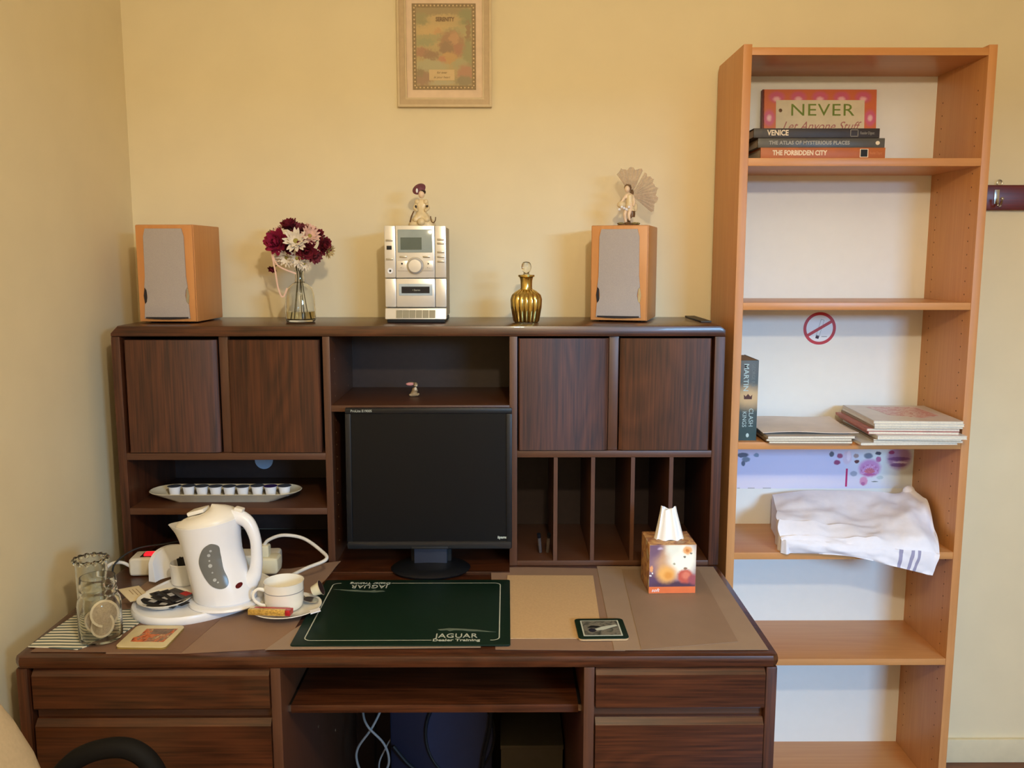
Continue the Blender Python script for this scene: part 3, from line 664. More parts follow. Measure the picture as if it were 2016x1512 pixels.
part('hair_bun', ball(BM(), (.008, .004, .083), .006, .8, 1, 1.3, 8), M_HAIRB, fy)
part('stump_seat', lathe(BM(), [(0, .022), (.009, .022), (.010, .030), (.0085, .042), (0, .043)], 14, cx=.007, cy=.0), M_BRZ, fy)
part('stump_post', tube(BM(), [(.003, .002, .005), (.001, .002, .015), (.006, .001, .025)], .004, 8), M_BRZ, fy)
part('flower_bunch', ball(BM(), (-.020, -.012, .052), .010, 1.1, .8, .9, 10), M_POR, fy)
for i in range(5): part('blossom', ball(BM(), (-.026+.006*i, -.019, .040+.003*((i*2) % 3)), .0035, n=6), M_WHITEP, fy)
part('skirt_drape', ball(BM(), (.016, -.002, .046), .007, .9, .8, 1.6, 8), M_POR, fy)
fy.scale = (1.06, 1.06, 1.06)
GZ = gauze('wing_gauze', (188, 160, 136), .55)
def wing(a0, a1, ln, n=14):
    b = BM(); t = bmesh.new(); o = Vector((.008, .010, .076)); rows = []
    for i in range(n+1):
        a = a0+(a1-a0)*i/n; L_ = ln*(1+.05*math.sin(i*1.3)+.03*math.sin(i*3.1)); y = .0035*(-1)**i
        rows.append([t.verts.new(o+Vector((math.cos(a)*L_*s, .008*s+y*s, math.sin(a)*L_*s))) for s in (.08, .4, .75, 1.0)])
    for A, C in zip(rows[:-1], rows[1:]):
        for j in range(3): t.faces.new((A[j], A[j+1], C[j+1], C[j]))
    merge(b, t); part('wing', b, GZ, fy, sm=False)
wing(math.radians(65), math.radians(125), .068); wing(math.radians(-38), math.radians(60), .066, 20)

rbt = thing('rabbit_figurine', 'tiny long-eared rabbit figurine above the monitor', 'figurine', (0.806, -0.20, 1.169))
M_RAB = plain('tan_rabbit_fur', (150, 126, 92), .7, var=.2, scale=200)
skin_body('body', [(0, 0, .009, .0085), (.001, -.001, .018, .0075), (.003, -.002, .025, .0045), (-.008, -.007, .004, .004), (-.014, -.009, .006, .003), (.010, -.007, .005, .004), (.014, -.008, .010, .003), (.008, -.008, .017, .0026)],
          [(0, 1), (1, 2), (0, 3), (3, 4), (0, 5), (5, 6), (1, 7)], M_RAB, rbt)
part('head', ball(BM(), (.004, -.003, .032), .0065, .95, 1, .95), M_RAB, rbt)
part('muzzle', ball(BM(), (.0065, -.008, .0300), .0035, 1, 1, .8, 8), plain('pale_muzzle', (206, 188, 160), .7), rbt)
part('eye', ball(BM(), (.002, -.009, .0345), .0012, n=6), M_BLACK, rbt)
er = part('ear', ball(BM(), (-.011, -.002, .0335), .0105, 1.05, .35, .42, 12), plain('pink_ear', (208, 140, 134), .6), rbt)
part('ear', ball(BM(), (-.009, .004, .0345), .0095, 1.05, .35, .42, 12), M_RAB, rbt)
part('chest', ball(BM(), (.004, -.0075, .021), .0042, 1, .7, 1.3, 8), plain('pale_muzzle', (206, 188, 160), .7), rbt)

# ------------------------------------------------------------------ monitor
mo = thing('monitor', 'black square flat-screen monitor standing in the hutch opening', 'monitor', (0.8595, -0.379, 0.7536))
TL = Tr(0, 0, .215) @ Matrix.Rotation(math.radians(-2.5), 4, 'X') @ Tr(0, 0, -.215)
def tilt(bm): bmesh.ops.transform(bm, matrix=TL, verts=bm.verts); return bm
MZ0, MZ1, MW = .058, .4145, .2065
part('housing', tilt(box(BM(), -MW+.01, MW-.01, -.004, .015, MZ0+.01, MZ1-.006, .006)), M_BLACKM, mo)
b = BM(); box(b, -MW, MW, -.016, -.002, MZ1-.0145, MZ1, .003); part('bezel_top', tilt(b), M_BLACK, mo)
for s in (-1, 1):
    b = BM(); box(b, min(s*MW, s*(MW-.014)), max(s*MW, s*(MW-.014)), -.016, -.002, MZ0+.018, MZ1-.0145, .002); part('bezel_side', tilt(b), M_BLACK, mo)
b = BM(); box(b, -MW, MW, -.019, -.002, MZ0, MZ0+.020, .006, 3); bot = part('bezel_bottom', tilt(b), plain('glossy_black_plastic', (30, 32, 35), .22), mo)
b = BM(); box(b, -MW+.012, MW-.012, -.012, -.003, MZ0+.019, MZ1-.014); part('screen', tilt(b), plain('switched_off_screen', (9, 12, 16), .35, var=.02, spec=.25), mo)
mp = [(-.045, -.0195), (.05, -.0195)]
b = BM(); tilt(box(b, -.045, .046, -.022, -.018, MZ0+.002, MZ0+.008, .001)); part('button_strip', b, M_BLACKM, bot)
l1 = lettering('model_lettering', 'ProLite E1900S', .0085, M_LINE, mo, (-MW+.014, -.0, MZ1-.0075), ext=.0001)
l2 = lettering('maker_lettering', 'iiyama', .0095, M_LINE, mo, (MW-.036, -.0, MZ0+.029), bold=.0003, ext=.0001)
for l, yo in ((l1, -.0165), (l2, -.0125)):
    l.data.transform(Tr(0, yo, 0)); l.data.transform(TL)
b = BM(); prism(b, [(-.042, .012), (.042, .012), (.042, .095), (-.042, .095)], 'y', .0, .022, bev=.004); nk = part('stand_neck', b, plain('grey_blue_neck_plastic', (50, 54, 66), .3), mo)
part('stand_shroud', box(BM(), -.052, .052, .018, .045, .01, .3, .006), M_BLACKM, mo)
b = BM(); lathe(b, [(0, 0), (.098, 0), (.101, .004), (.094, .009), (.06, .014), (0, .016)], 40)
for v in b.verts: v.co.y *= .82
part('stand_base', b, M_BLACK, mo)

# ------------------------------------------------------------------ brown sheets, mats and coasters lying on the desk
M_KRAFT = plain('brown_kraft_paper', (142, 114, 94), .65, var=.04, scale=14); M_KRAFTL = plain('brown_paper_lighter', (154, 132, 112), .6, var=.04, scale=14)
M_CARD = plain('tan_cardboard', (194, 162, 120), .7, var=.05, scale=200)
def sheet(name, label, cat, pts, mat, z, th=0.0006, lift=None, group=None):
    cx = sum(p[0] for p in pts)/len(pts); cy = sum(p[1] for p in pts)/len(pts)
    b = BM(); prism(b, [(x-cx, y-cy) for x, y in pts], 'z', 0, th)
    if lift:
        bmesh.ops.triangulate(b, faces=b.faces); bmesh.ops.subdivide_edges(b, edges=b.edges, cuts=3, use_grid_fill=True)
        for v in b.verts: v.co.z += max(0, lift(v.co.x+cx, v.co.y+cy))
    return solo(name, b, mat, label, cat, (cx, cy, z), group=group)
ZS = DZ+.0004
G = 'brown paper sheets covering the desk'
sheet('paper_sheet', 'brown paper sheet under the kettle, left of the green mat', 'paper', [(0.405, -.866), (0.25, -.866), (.16, -.6), (.18, -.38), (.5, -.37), (0.628, -.358), (0.60, -.48), (0.60, -.83), (.60, -.842)], M_KRAFT, ZS,
      lift=lambda x, y: .016*max(0, min(1, (x-.5)/.12))*max(0, min(1, (y+.45)/.08)), group=G)
sheet('paper_sheet', 'dark brown paper sheet under the left coaster', 'paper', [(0.095, -.858), (0.400, -.862), (0.43, -.66), (.2, -.6), (.12, -.6)], plain('dark_brown_paper', (126, 96, 78), .65, var=.05, scale=14), ZS+.0008, group=G)
sheet('paper_sheet', 'grey-brown paper edge peeping out below the green mat', 'paper', [(0.565, -.853), (1.0, -.845), (1.0, -.62), (.66, -.62), (.60, -.75)], plain('grey_brown_paper', (152, 132, 116), .65, var=.04, scale=14), ZS+.0018, group=G)
sheet('paper_sheet', 'brown paper sheet under the tan card right of the green mat', 'paper', [(1.012, -.365), (1.11, -.362), (1.289, -.372), (1.292, -.857), (1.03, -.850)], M_KRAFT, ZS, group=G)
sheet('paper_sheet', 'wide brown paper sheet under the tissue box', 'paper', [(1.284, -.358), (1.582, -.364), (1.582, -.857), (1.270, -.857)], M_KRAFTL, ZS+.0010, group=G)
sheet('paper_sheet', 'darker brown inner sheet in front of the tissue box', 'paper', [(1.345, -.385), (1.54, -.39), (1.53, -.82), (1.325, -.857)], plain('mid_brown_paper', (142, 118, 98), .6, var=.04, scale=14), ZS+.0020, group=G)
sheet('cardboard_sheet', 'tan cardboard sheet lying right of the green desk mat', 'cardboard', [(1.055, -.425), (1.268, -.428), (1.252, -.800), (1.040, -.800)], M_CARD, ZS+.0010, .0012)

mt = thing('desk_mat', 'dark green rectangular desk mat with silver border line and lettering', 'desk mat', (0.836, -0.653, ZS+.0028))
MWX, MWY = .2245, .187
b = BM(); prism(b, rrect(2*MWX, 2*MWY, .006), 'z', 0, .003, bev=.0008); pad = part('mat_sheet', b, M_GREEN, mt)
zt = .0031
lx, ly, rr = .2015, .164, .014
path = rrect(2*lx, 2*ly, rr, 6)
def strip(pts, w=.0012):
    bm = BM(); t = bmesh.new(); rows = []
    for i, p in enumerate(pts):
        a = Vector(pts[max(i-1, 0)]); c = Vector(pts[min(i+1, len(pts)-1)]); d = (c-a).normalized(); nn = Vector((-d.y, d.x))
        rows.append((t.verts.new((p[0]+nn.x*w, p[1]+nn.y*w, zt)), t.verts.new((p[0]-nn.x*w, p[1]-nn.y*w, zt))))
    for A, C in zip(rows[:-1], rows[1:]): t.faces.new((A[0], A[1], C[1], C[0]))
    bmesh.ops.recalc_face_normals(t, faces=t.faces); merge(bm, t); return bm
n7 = 7   # corner blocks in path: NE, NW, SW, SE
NE, NW, SW, SE = path[0:7], path[7:14], path[14:21], path[21:28]
gap0, gap1 = .062, .183      # where the wording interrupts the line
part('border_line', strip([(-gap0, ly)]+[(lx-rr, ly)]+NE[::-1][1:]+SE[::-1]+[(gap1, -ly)]), M_LINE, mt)
part('border_line', strip([(gap0, -ly), (-lx+rr, -ly)]+SW[::-1][1:]+NW[::-1]+[(-gap1, ly)]), M_LINE, mt)
for s in (1, -1):
    xa, ya = (s, 0, 0), (0, s, 0)
    lettering('brand_lettering', 'JAGUAR', .030, M_LINE, mt, (s*.068, -s*.143, zt), xa, ya, sx=.78, bold=.0002, spacing=1.05)
    lettering('brand_lettering', 'Dealer Training', .0155, M_LINE, mt, (s*.064, -s*ly, zt), xa, ya, sx=1.0, bold=.0004)
    cat = [(-.055, .012), (-.03, .018), (.0, .015), (.03, .010), (.055, .002), (.07, -.002), (.05, -.001), (.03, .002), (.012, .002), (.0, .006), (-.02, .008), (-.028, .002), (-.034, .008), (-.048, .006)]
    b = BM(); prism(b, [(s*(.125+x), s*(-.122+y)) for x, y in cat], 'z', zt, zt+.0002); part('leaping_emblem', b, plain('dull_silver_print', (96, 110, 98), .5), mt)

def coaster(name, label, c, rz, hw, hd, body, edge):
    t = thing(name, label, 'coaster', c, rz)
    part('cork_base', prism(BM(), rrect(2*hw, 2*hd, .010), 'z', 0, .0035), edge, t)
    part('top_board', prism(BM(), rrect(2*hw, 2*hd, .010), 'z', .0035, .0055, bev=.0005), body, t)
    return t
ct = coaster('coaster', 'dark green coaster with silver car picture right of the desk mat', (1.253, -.763, ZS+.0026), 0.02, .0525, .0515, M_GREEN, M_CARD)
part('white_line', prism(BM(), rrect(.082, .080, .001, 1), 'z', .0055, .0058), M_LINE, ct)
ph = part('picture', prism(BM(), rrect(.076, .073, .001, 1), 'z', .0058, .0061), cells('coaster_picture', [(44, 48, 42), (84, 84, 76), (120, 116, 104), (66, 70, 62)], 70), ct)
part('car_body', prism(BM(), [(-.014, -.006), (.0, .004), (.02, .012), (.033, .016), (.036, .010), (.02, .0), (.004, -.010), (-.01, -.013)], 'z', .0061, .0063), M_LINE, ph)
part('car_wheel', prism(BM(), ell(.008, .010, 16, -.020, -.012), 'z', .0061, .0063), plain('print_navy', (34, 34, 48), .5), ph)
part('car_roof', prism(BM(), [(-.03, .0), (-.02, .012), (-.005, .010), (.0, .004), (-.012, .0)], 'z', .0061, .0063), M_BLACKM, ph)
ct = coaster('coaster', 'cream coaster with orange picture in front of the kettle', (0.313, -.795, ZS+.0016), -0.03, .0515, .0535, plain('cream_coaster', (212, 198, 156), .35), plain('gold_edge', (150, 124, 62), .4))
ph = part('picture', prism(BM(), [(-.024, .035), (.042, .037), (.038, -.030), (-.030, -.030), (-.033, -.01), (-.024, .0)], 'z', .0055, .0058), cells('orange_scene', [(96, 52, 34), (190, 92, 48), (214, 128, 80), (120, 100, 90), (206, 176, 130)], 90), ct)
part('house', prism(BM(), [(-.008, .034), (.036, .034), (.030, .008), (-.004, .008)], 'z', .0058, .006), cells('print_house', [(110, 92, 84), (140, 116, 100)], 120), ph)

# ------------------------------------------------------------------ tissue box
tb = thing('tissue_box', 'cube tissue box printed with autumn flowers, a white tissue standing up', 'tissue box', (1.4405, -.500, ZS+.0028), math.radians(1.5))
TW, TH = .0555, .119
part('carton', box(BM(), -TW, TW, -.052, .052, 0, TH, .0012), cells('autumn_carton_print', [(112, 80, 92), (170, 120, 84), (206, 160, 104), (150, 96, 66), (190, 176, 140)], 28), tb)
fr = part('front_print', box(BM(), -TW+.001, TW-.001, -.0525, -.052, .017, TH-.001), blobs('autumn_front_print', (140, 104, 116), [
    (-.010, .085, .030, .040, (206, 158, 118), .5), (.024, .085, .034, .042, (252, 246, 226), .45), (.0, .110, .018, .016, (236, 232, 214), .6),
    (-.045, .110, .020, .024, (116, 84, 106), .6), (-.046, .028, .034, .020, (92, 62, 92), .5), (.012, .020, .060, .010, (78, 48, 66), .5),
    (-.014, .048, .022, .020, (240, 176, 92), .5), (-.010, .044, .010, .009, (226, 150, 60), .6), (.030, .042, .018, .017, (196, 86, 66), .25), (.032, .044, .009, .009, (222, 124, 96), .5),
    (.050, .034, .012, .012, (160, 78, 84), .4), (.034, .105, .011, .010, (238, 174, 110), .3), (.034, .105, .004, .004, (214, 128, 60), .4), (-.050, .060, .004, .008, (232, 158, 104), .3),
    (.028, .089, .003, .002, (120, 112, 96), .4), (.004, .073, .003, .0024, (170, 160, 130), .5), (.043, .098, .003, .002, (130, 120, 100), .4), (.030, .061, .004, .003, (150, 110, 84), .4),
    (-.047, .050, .002, .002, (240, 236, 230), .3), (-.052, .044, .003, .002, (236, 232, 226), .3), (-.030, .110, .006, .003, (196, 172, 190), .6)], warp=.0012, wscale=140), tb)
st_ = part('orange_strip', box(BM(), -TW+.0005, TW-.0005, -.0527, -.052, .001, .017), plain('orange_strip_print', (222, 112, 60), .4), tb)
lettering('logo_lettering', 'soft', .012, M_WHITEP, st_, (-.049, -.0530, .0085), shear=.3)
part('opening', prism(BM(), ell(.034, .024, 24), 'z', TH, TH+.0003), plain('dark_box_slot', (70, 50, 34), .8), tb)
b = BM(); rings = []
for j in range(9):
    s = j/8; rx = .036-.019*s**.9; ry = .018-.012*s; cz = TH-.004+.080*s
    rings.append([(.001-.004*s+rx*math.cos(a*PI/24)*(1+.05*math.sin(a*.9+j*.2)), -.004+ry*math.sin(a*PI/24)+.005*math.sin(a*PI/24*7)*(1-.4*s), cz+(.004*math.sin(a*PI/24*2+2.2) if j == 8 else 0)) for a in range(48)])
loft(b, rings, cap=False); part('tissue', b, plain('white_tissue', (246, 243, 238), .85, var=.01), tb)

# ------------------------------------------------------------------ milk dish on the hutch shelf
DX, DY, DZ_ = 0.312, -0.262, 0.9042
dsh = thing('oval_dish', 'long cream oval dish with milk pots on the hutch shelf', 'dish', (DX, DY, DZ_))
def oval(hx, hy, z, n=48, p=2.6):
    return [(math.copysign(hx-hy, math.cos(2*PI*(i+.5)/n))*1.0+hy*math.cos(2*PI*(i+.5)/n), hy*math.sin(2*PI*(i+.5)/n), z) for i in range(n)]
b = BM(); loft(b, [oval(.138, .030, 0), oval(.146, .034, .004), oval(.190, .052, .021), oval(.199, .058, .026), oval(.197, .056, .027), oval(.184, .048, .020), oval(.148, .034, .0085), oval(.12, .02, .008)])
part('dish_body', b, plain('cream_stoneware', (226, 218, 194), .25, coat=.2), dsh)
M_FOIL = cells('blue_foil_lid', [(30, 36, 58), (84, 92, 108), (60, 66, 84)], 260, .3)
M_FOILV = plain('violet_foil_lid', (52, 34, 108), .3)
def pot(label, x, y, lid, tip=0):
    t = thing('milk_pot', label, 'milk pot', (DX+x, DY+y, DZ_+.0092), random.uniform(0, 6), 'milk pots in the oval dish')
    part('cup', lathe(BM(), [(0, 0), (.0115, 0), (.0125, .004), (.0155, .0245), (.0178, .0255), (.0178, .0262)], 20), M_WHITEP, t)
    part('foil_lid', lathe(BM(), [(0, .0267), (.0175, .0262), (.0181, .0268), (0, .0276)], 20), lid, t)
    t.rotation_euler[1] = tip
names_ = ['milk pot at the left end of the dish, dark foil lid', 'second milk pot from the left end of the dish', 'third milk pot from the left end of the dish', 'fourth milk pot from the left end of the dish', 'middle milk pot of the nine in the dish', 'fourth milk pot from the right end of the dish', 'third milk pot from the right end of the dish', 'milk pot with violet foil lid, second from the right end', 'milk pot at the right end of the dish']
for i, nm in enumerate(names_):
    pot(nm, -.136+.0362*i, random.uniform(-.004, .004), M_FOILV if i == 7 else M_FOIL, 0)

# ------------------------------------------------------------------ kettle on its tray, with cord
TRX, TRY, TRZ = 0.352, -.575, ZS+.0012
tray = thing('kettle_tray', 'white plastic welcome tray under the kettle', 'tray', (TRX, TRY, TRZ))
out = []
for i in range(48):
    a = 2*PI*i/48; r = .150+.016*math.cos(2*(a-1.0))+.006*math.cos(3*a); out.append((r*math.cos(a), r*math.sin(a)))
def ring(k, z): return [(x*k, y*k, z) for x, y in out]
b = BM(); loft(b, [ring(.985, 0), ring(1.0, .004), ring(1.0, .014), ring(.985, .0185), ring(.95, .019), ring(.93, .0165)]); part('tray_body', b, M_WHITEP, tray)
w_ = [(-.158, .080, 0), (-.150, .105, 0), (-.125, .128, 0), (-.09, .140, 0), (-.05, .142, 0), (-.02, .138, 0)]
b = BM(); P = smooth_path(w_, 5); t = bmesh.new(); rows = []
for i, p in enumerate(P):
    s = i/(len(P)-1); hgt = .070*math.sin(PI*min(1, .12+s*.9))**.6; c = Vector((0, .02, 0)); d = (p-c).normalized()
    rows.append([t.verts.new(p+d*.004+Vector((0, 0, .012))), t.verts.new(p+d*.002+Vector((0, 0, .018+hgt))), t.verts.new(p-d*.010+Vector((0, 0, .019+hgt))), t.verts.new(p-d*.016+Vector((0, 0, .012)))])
for A, C in zip(rows[:-1], rows[1:]):
    for j in range(4): t.faces.new((A[j], A[(j+1) % 4], C[(j+1) % 4], C[j]))
t.faces.new(rows[0]); t.faces.new(rows[-1][::-1]); bmesh.ops.recalc_face_normals(t, faces=t.faces); merge(b, t)
part('raised_rim', b, M_WHITEP, tray)
part('power_base', lathe(BM(), [(0, .0165), (.080, .0165), (.082, .019), (.080, .0235), (.074, .0245), (0, .0245)], 44, cx=.418-TRX, cy=-.627-TRY), M_WHITEP, tray)

ket = thing('kettle', 'white plastic jug kettle with grey water gauge and loop handle', 'kettle', (0.418, -.627, TRZ+.0248), math.radians(-6))
KS = [(0, .0705, 0), (.03, .0705, -.005), (.07, .067, -.017), (.11, .0655, -.027), (.135, .0665, -.030), (.17, .070, -.031)]   # height, radius, lean towards the spout
def kprof(z):
    for (za, ra, sa), (zb, rb_, sb_) in zip(KS[:-1], KS[1:]):
        if z <= zb:
            q = max(0, (z-za)/(zb-za)); return ra+(rb_-ra)*q, sa+(sb_-sa)*q
    return KS[-1][1], KS[-1][2]
secs = []
for z, sp in ((0, 0), (.004, 0), (.03, 0), (.05, 0), (.07, 0), (.09, 0), (.11, .0), (.125, .002), (.135, .005), (.150, .013), (.160, .021), (.166, .026)):
    R_ = []; r, sx = kprof(z); r -= .003 if z == 0 else 0
    for i in range(56):
        a = 2*PI*i/56; dx = math.cos(a); dy = math.sin(a); q = max(0, -dx)**8
        sl = (.022*(dx*.5+.5) if z > .12 else 0)*((z-.12)/.046 if z > .12 else 0)
        R_.append((sx+(r+sp*q)*dx, r*dy*.93*(1-.1*q), z+sl))
    secs.append(R_)
b = BM(); loft(b, secs); part('jug_body', b, M_WHITEP, ket)
rim = secs[-1]; LC = -.031
def lidring(k, dz): return [(LC+.004+(max(x, LC-.067)-LC-.004)*k, y*k, z+dz) for x, y, z in rim]
M_LAMPTINT = plain('lamp_tinted_white_plastic', (236, 232, 222), .3, var=.01)  # lid and switch: warm lamp light from above put into the white
b = BM(); loft(b, [lidring(.97, -.004), lidring(.98, .003), lidring(.93, .009), lidring(.75, .018), lidring(.5, .024), lidring(.25, .027), lidring(.06, .028)]); lid = part('lid', b, M_LAMPTINT, ket)
b = BM(); box(b, -.020, .020, -.018, .018, -.004, .005, .003, M=Tr(LC-.024, 0, .1985) @ Matrix.Rotation(math.radians(-16), 4, 'Y')); part('lid_tab', b, M_LAMPTINT, lid)
b = BM(); tube(b, [(.010, 0, .186), (.036, 0, .188), (.060, 0, .174), (.0735, 0, .140), (.0755, 0, .100), (.0715, 0, .066), (.062, 0, .044), (.046, 0, .028)], [.018, .017, .0145, .0125, .0125, .0145, .019, .024], 14, 8); hd = part('handle', b, M_WHITEP, ket)
part('power_switch', box(BM(), -.010, .010, -.009, .009, -.004, .005, .003, M=Tr(.040, 0, .2045) @ Matrix.Rotation(math.radians(14), 4, 'Y')), M_LAMPTINT, ket)
def onwall(x, z, d=0.0):
    r, sx = kprof(z); x = x-sx; x = max(-r*.985, min(r*.985, x)); return (x+sx, -.93*math.sqrt(r*r-x*x)-d, z)
def decal(pts, d, th):
    bm = BM(); t = bmesh.new(); n = len(pts); cx = sum(p[0] for p in pts)/n; cz = sum(p[1] for p in pts)/n
    K = 6; g = [[t.verts.new(onwall(cx+(x-cx)*k/K, cz+(z-cz)*k/K, d)) for x, z in pts] for k in range(1, K+1)]; c0 = t.verts.new(onwall(cx, cz, d))
    for i in range(n):
        t.faces.new((c0, g[0][i], g[0][(i+1) % n]))
        for k in range(K-1): t.faces.new((g[k][i], g[k+1][i], g[k+1][(i+1) % n], g[k][(i+1) % n]))
    e = [t.verts.new(onwall(x, z, -.001)) for x, z in pts]
    for i in range(n): t.faces.new((g[-1][i], e[i], e[(i+1) % n], g[-1][(i+1) % n]))
    bmesh.ops.recalc_face_normals(t, faces=t.faces); merge(bm, t); return bm
bean = smooth_path([(-0.0016, 0.1421, 0), (0.0104, 0.1351, 0), (0.013, 0.1184, 0), (0.0157, 0.1017, 0), (0.0197, 0.0822, 0), (0.0277, 0.0627, 0), (0.0295, 0.0501, 0), (0.0237, 0.0432, 0), (0.0104, 0.0432, 0), (-0.0056, 0.0515, 0), (-0.0202, 0.071, 0), (-0.0295, 0.0933, 0), (-0.0295, 0.11, 0), (-0.0215, 0.1295, 0), (-0.0109, 0.1393, 0)], 4, True)
ga = part('water_gauge', decal([(p.x, p.y) for p in bean], .0018, .001), plain('smoky_grey_gauge', (112, 114, 112), .2, var=.04), ket)
for x, z, r in [(-0.0043, 0.1267, 0.0025), (-0.0082, 0.117, 0.0034), (-0.0072, 0.105, 0.0018), (-0.0056, 0.0939, 0.0042), (-0.0011, 0.0788, 0.0018), (0.0037, 0.0627, 0.0036), (0.0104, 0.0571, 0.0018)]:
    part('bubble_mark', decal([(x+r*math.cos(a*PI/5), z+r*math.sin(a*PI/5)) for a in range(10)], .0024, .001), plain('pale_bubble_print', (178, 182, 182), .4), ga)
part('power_light', decal([(.0476+.0052*math.cos(a*PI/7), .043+.0056*math.sin(a*PI/7)) for a in range(14)], .0016, .001), plain('dark_red_lens', (84, 8, 22), .15), ket)

# small white cup of sachets beside the kettle
cp = thing('sachet_cup', 'small white cup with dark sachets tucked behind the kettle', 'cup', (0.285, -.520, TRZ+.0168))
part('cup_body', lathe(BM(), [(0, 0), (.024, 0), (.028, .004), (.031, .052), (.0295, .053), (.027, .006), (0, .004)], 30), M_WHITEP, cp)
for i, (dx, dy, tx) in enumerate(((-.008, -.008, .2), (.006, -.004, -.15), (.012, .008, .25))):
    sb = BM(); box(sb, -.010, .010, -.0015, .0015, 0, .062, .001); o = solo('sugar_stick', sb, M_BLACKM, ['black sachet leaning left in the small white cup', 'black sachet in the middle of the small white cup', 'black sachet leaning right in the small white cup'][i], 'sachet', (0.285+dx, -.520+dy, TRZ+.0225), group='sachets in the white cup', rot=(0, tx, .6*i))
# bowl of coffee sachets
BX, BY = 0.290, -.655
bw = solo('sachet_bowl', lathe(BM(), [(0, 0), (.030, 0), (.042, .006), (.058, .017), (.0585, .0185), (.056, .0182), (.040, .0085), (.03, .004), (0, .004)], 44), M_CHINA, 'shallow white saucer heaped with black coffee sachets', 'saucer', (BX, BY, TRZ+.0168))
M_SACH = plain('black_sachet_foil', (26, 24, 26), .35, var=.2, scale=200)
def sachet(label, x, y, z, rz, tilt_, mat=M_SACH, red=False):
    t = thing('coffee_sachet', label, 'sachet', (BX+x, BY+y, TRZ+.0168+z), rz, 'coffee sachets in the saucer')
    b = BM(); loft(b, [[(sx*.0335, sy*.0115, 0) for sx, sy in ((-1, -1), (1, -1), (1, 1), (-1, 1))], [(sx*.032, sy*.011, .0015) for sx, sy in ((-1, -1), (1, -1), (1, 1), (-1, 1))], [(sx*.026, sy*.007, .004) for sx, sy in ((-1, -1), (1, -1), (1, 1), (-1, 1))]])
    t.rotation_euler = (0, tilt_, rz); part('pouch', b, mat, t)
    if red: part('red_panel', box(BM(), .008, .028, -.0085, .0085, .0032, .0044), plain('red_sachet_print', (170, 52, 48), .4), t)
    else: part('white_panel', box(BM(), -.004, .012, -.0055, .0055, .0036, .0044), plain('grey_sachet_print', (178, 176, 172), .5), t)
sachet('black sachet at the left side of the saucer heap', -.026, -.010, .0100, -.35, .05)
sachet('black sachet at the front of the saucer heap', .004, -.026, .0095, -.2, .0)
sachet('black sachet at the right front of the saucer heap', .028, -.010, .0105, -.55, -.05)
sachet('black sachet at the back left of the saucer heap', -.012, .014, .0125, -.7, .1)
sachet('black sachet lying across the middle of the saucer heap', .002, -.004, .0150, -.5, .05)
sachet('black sachet high in the saucer heap', .010, .006, .0195, -.75, .08)
sachet('dark sachet with a red end on top of the saucer heap', .030, .016, .0215, -.55, .05, plain('grey_sachet_foil', (70, 66, 64), .4), True)
cardp = BM(); prism(cardp, [(-.030, -.024), (.030, -.024), (.030, .024), (-.030, .024)], 'z', 0, .0022, bev=.0006)
cpk = thing('paper_packet', 'cream paper packet leaning on the saucer behind the glass jar', 'packet', (0.212, -.628, TRZ+.032)); cpk.rotation_euler = (-.1, .22, -.75)
part('envelope', cardp, plain('cream_packet_paper', (214, 196, 158), .7, var=.04), cpk)
for i in range(3): part('printed_line', box(BM(), -.018, .016-.006*i, .010-.008*i, .0118-.008*i, .0022, .0025), plain('faint_brown_print', (160, 134, 96), .7), cpk)

# ------------------------------------------------------------------ cup, saucer and biscuit
CX, CY = 0.561, -.660
sc_ = solo('saucer', lathe(BM(), [(0, 0), (.036, 0), (.045, .003), (.072, .011), (.0785, .0145), (.078, .0158), (.070, .0135), (.044, .0060), (.030, .0045), (0, .0045)], 48), M_CHINA, 'white china saucer under the coffee cup by the green mat', 'saucer', (CX, CY, ZS+.0050))
CZ = ZS+.0050+.0080
cup = thing('coffee_cup', 'empty white china cup with a thin grey band on its saucer', 'cup', (0.556, -.653, CZ), math.radians(4))
part('cup_body', lathe(BM(), [(0, 0), (.036, 0), (.0395, .004), (.0425, .016), (.0435, .058), (.0445, .0615), (.0425, .0615), (.0412, .056), (.0400, .016), (.036, .008), (0, .006)], 48), M_CHINA, cup)
part('grey_band', lathe(BM(), [(.04312, .040), (.0438, .0402), (.0438, .0416), (.04322, .0418)], 48, cap=False), plain('grey_band_print', (150, 148, 150), .4), cup)
part('handle', tube(BM(), [(-.040, -.012, .044), (-.054, -.015, .048), (-.064, -.017, .038), (-.062, -.017, .024), (-.050, -.014, .012), (-.040, -.011, .008)], [.0045, .0036, .0034, .0034, .0036, .0042], 10, 6), M_CHINA, cup)
bi = thing('wrapped_biscuit', 'red and gold foil wrapped biscuit lying on the cup saucer', 'biscuit', (0.541, -.716, CZ+.0085), math.radians(-5)); bi.rotation_euler[0] = -.08
part('red_wrapper', box(BM(), -.038, .047, .0, .013, 0, .012, .002), plain('red_foil', (178, 34, 44), .3, var=.2, scale=150, metal=.2), bi)
part('gold_wrapper', box(BM(), -.046, .036, -.013, .0, 0, .013, .002), plain('gold_foil', (222, 184, 96), .25, var=.3, scale=260, metal=.6, bump=.6), bi)
part('red_end', box(BM(), .036, .047, -.012, .001, 0, .0125, .002), plain('red_foil', (178, 34, 44), .3), bi)
sp = thing('teaspoon', 'small steel teaspoon resting on the saucer right of the cup', 'spoon', (0.612, -.640, CZ+.010), math.radians(-35))
b = BM(); prism(b, ell(.021, .0135, 24), 'z', 0, .002)
for v in b.verts: v.co.z -= .006*(1-min(1, (v.co.x/.021)**2+(v.co.y/.0135)**2))
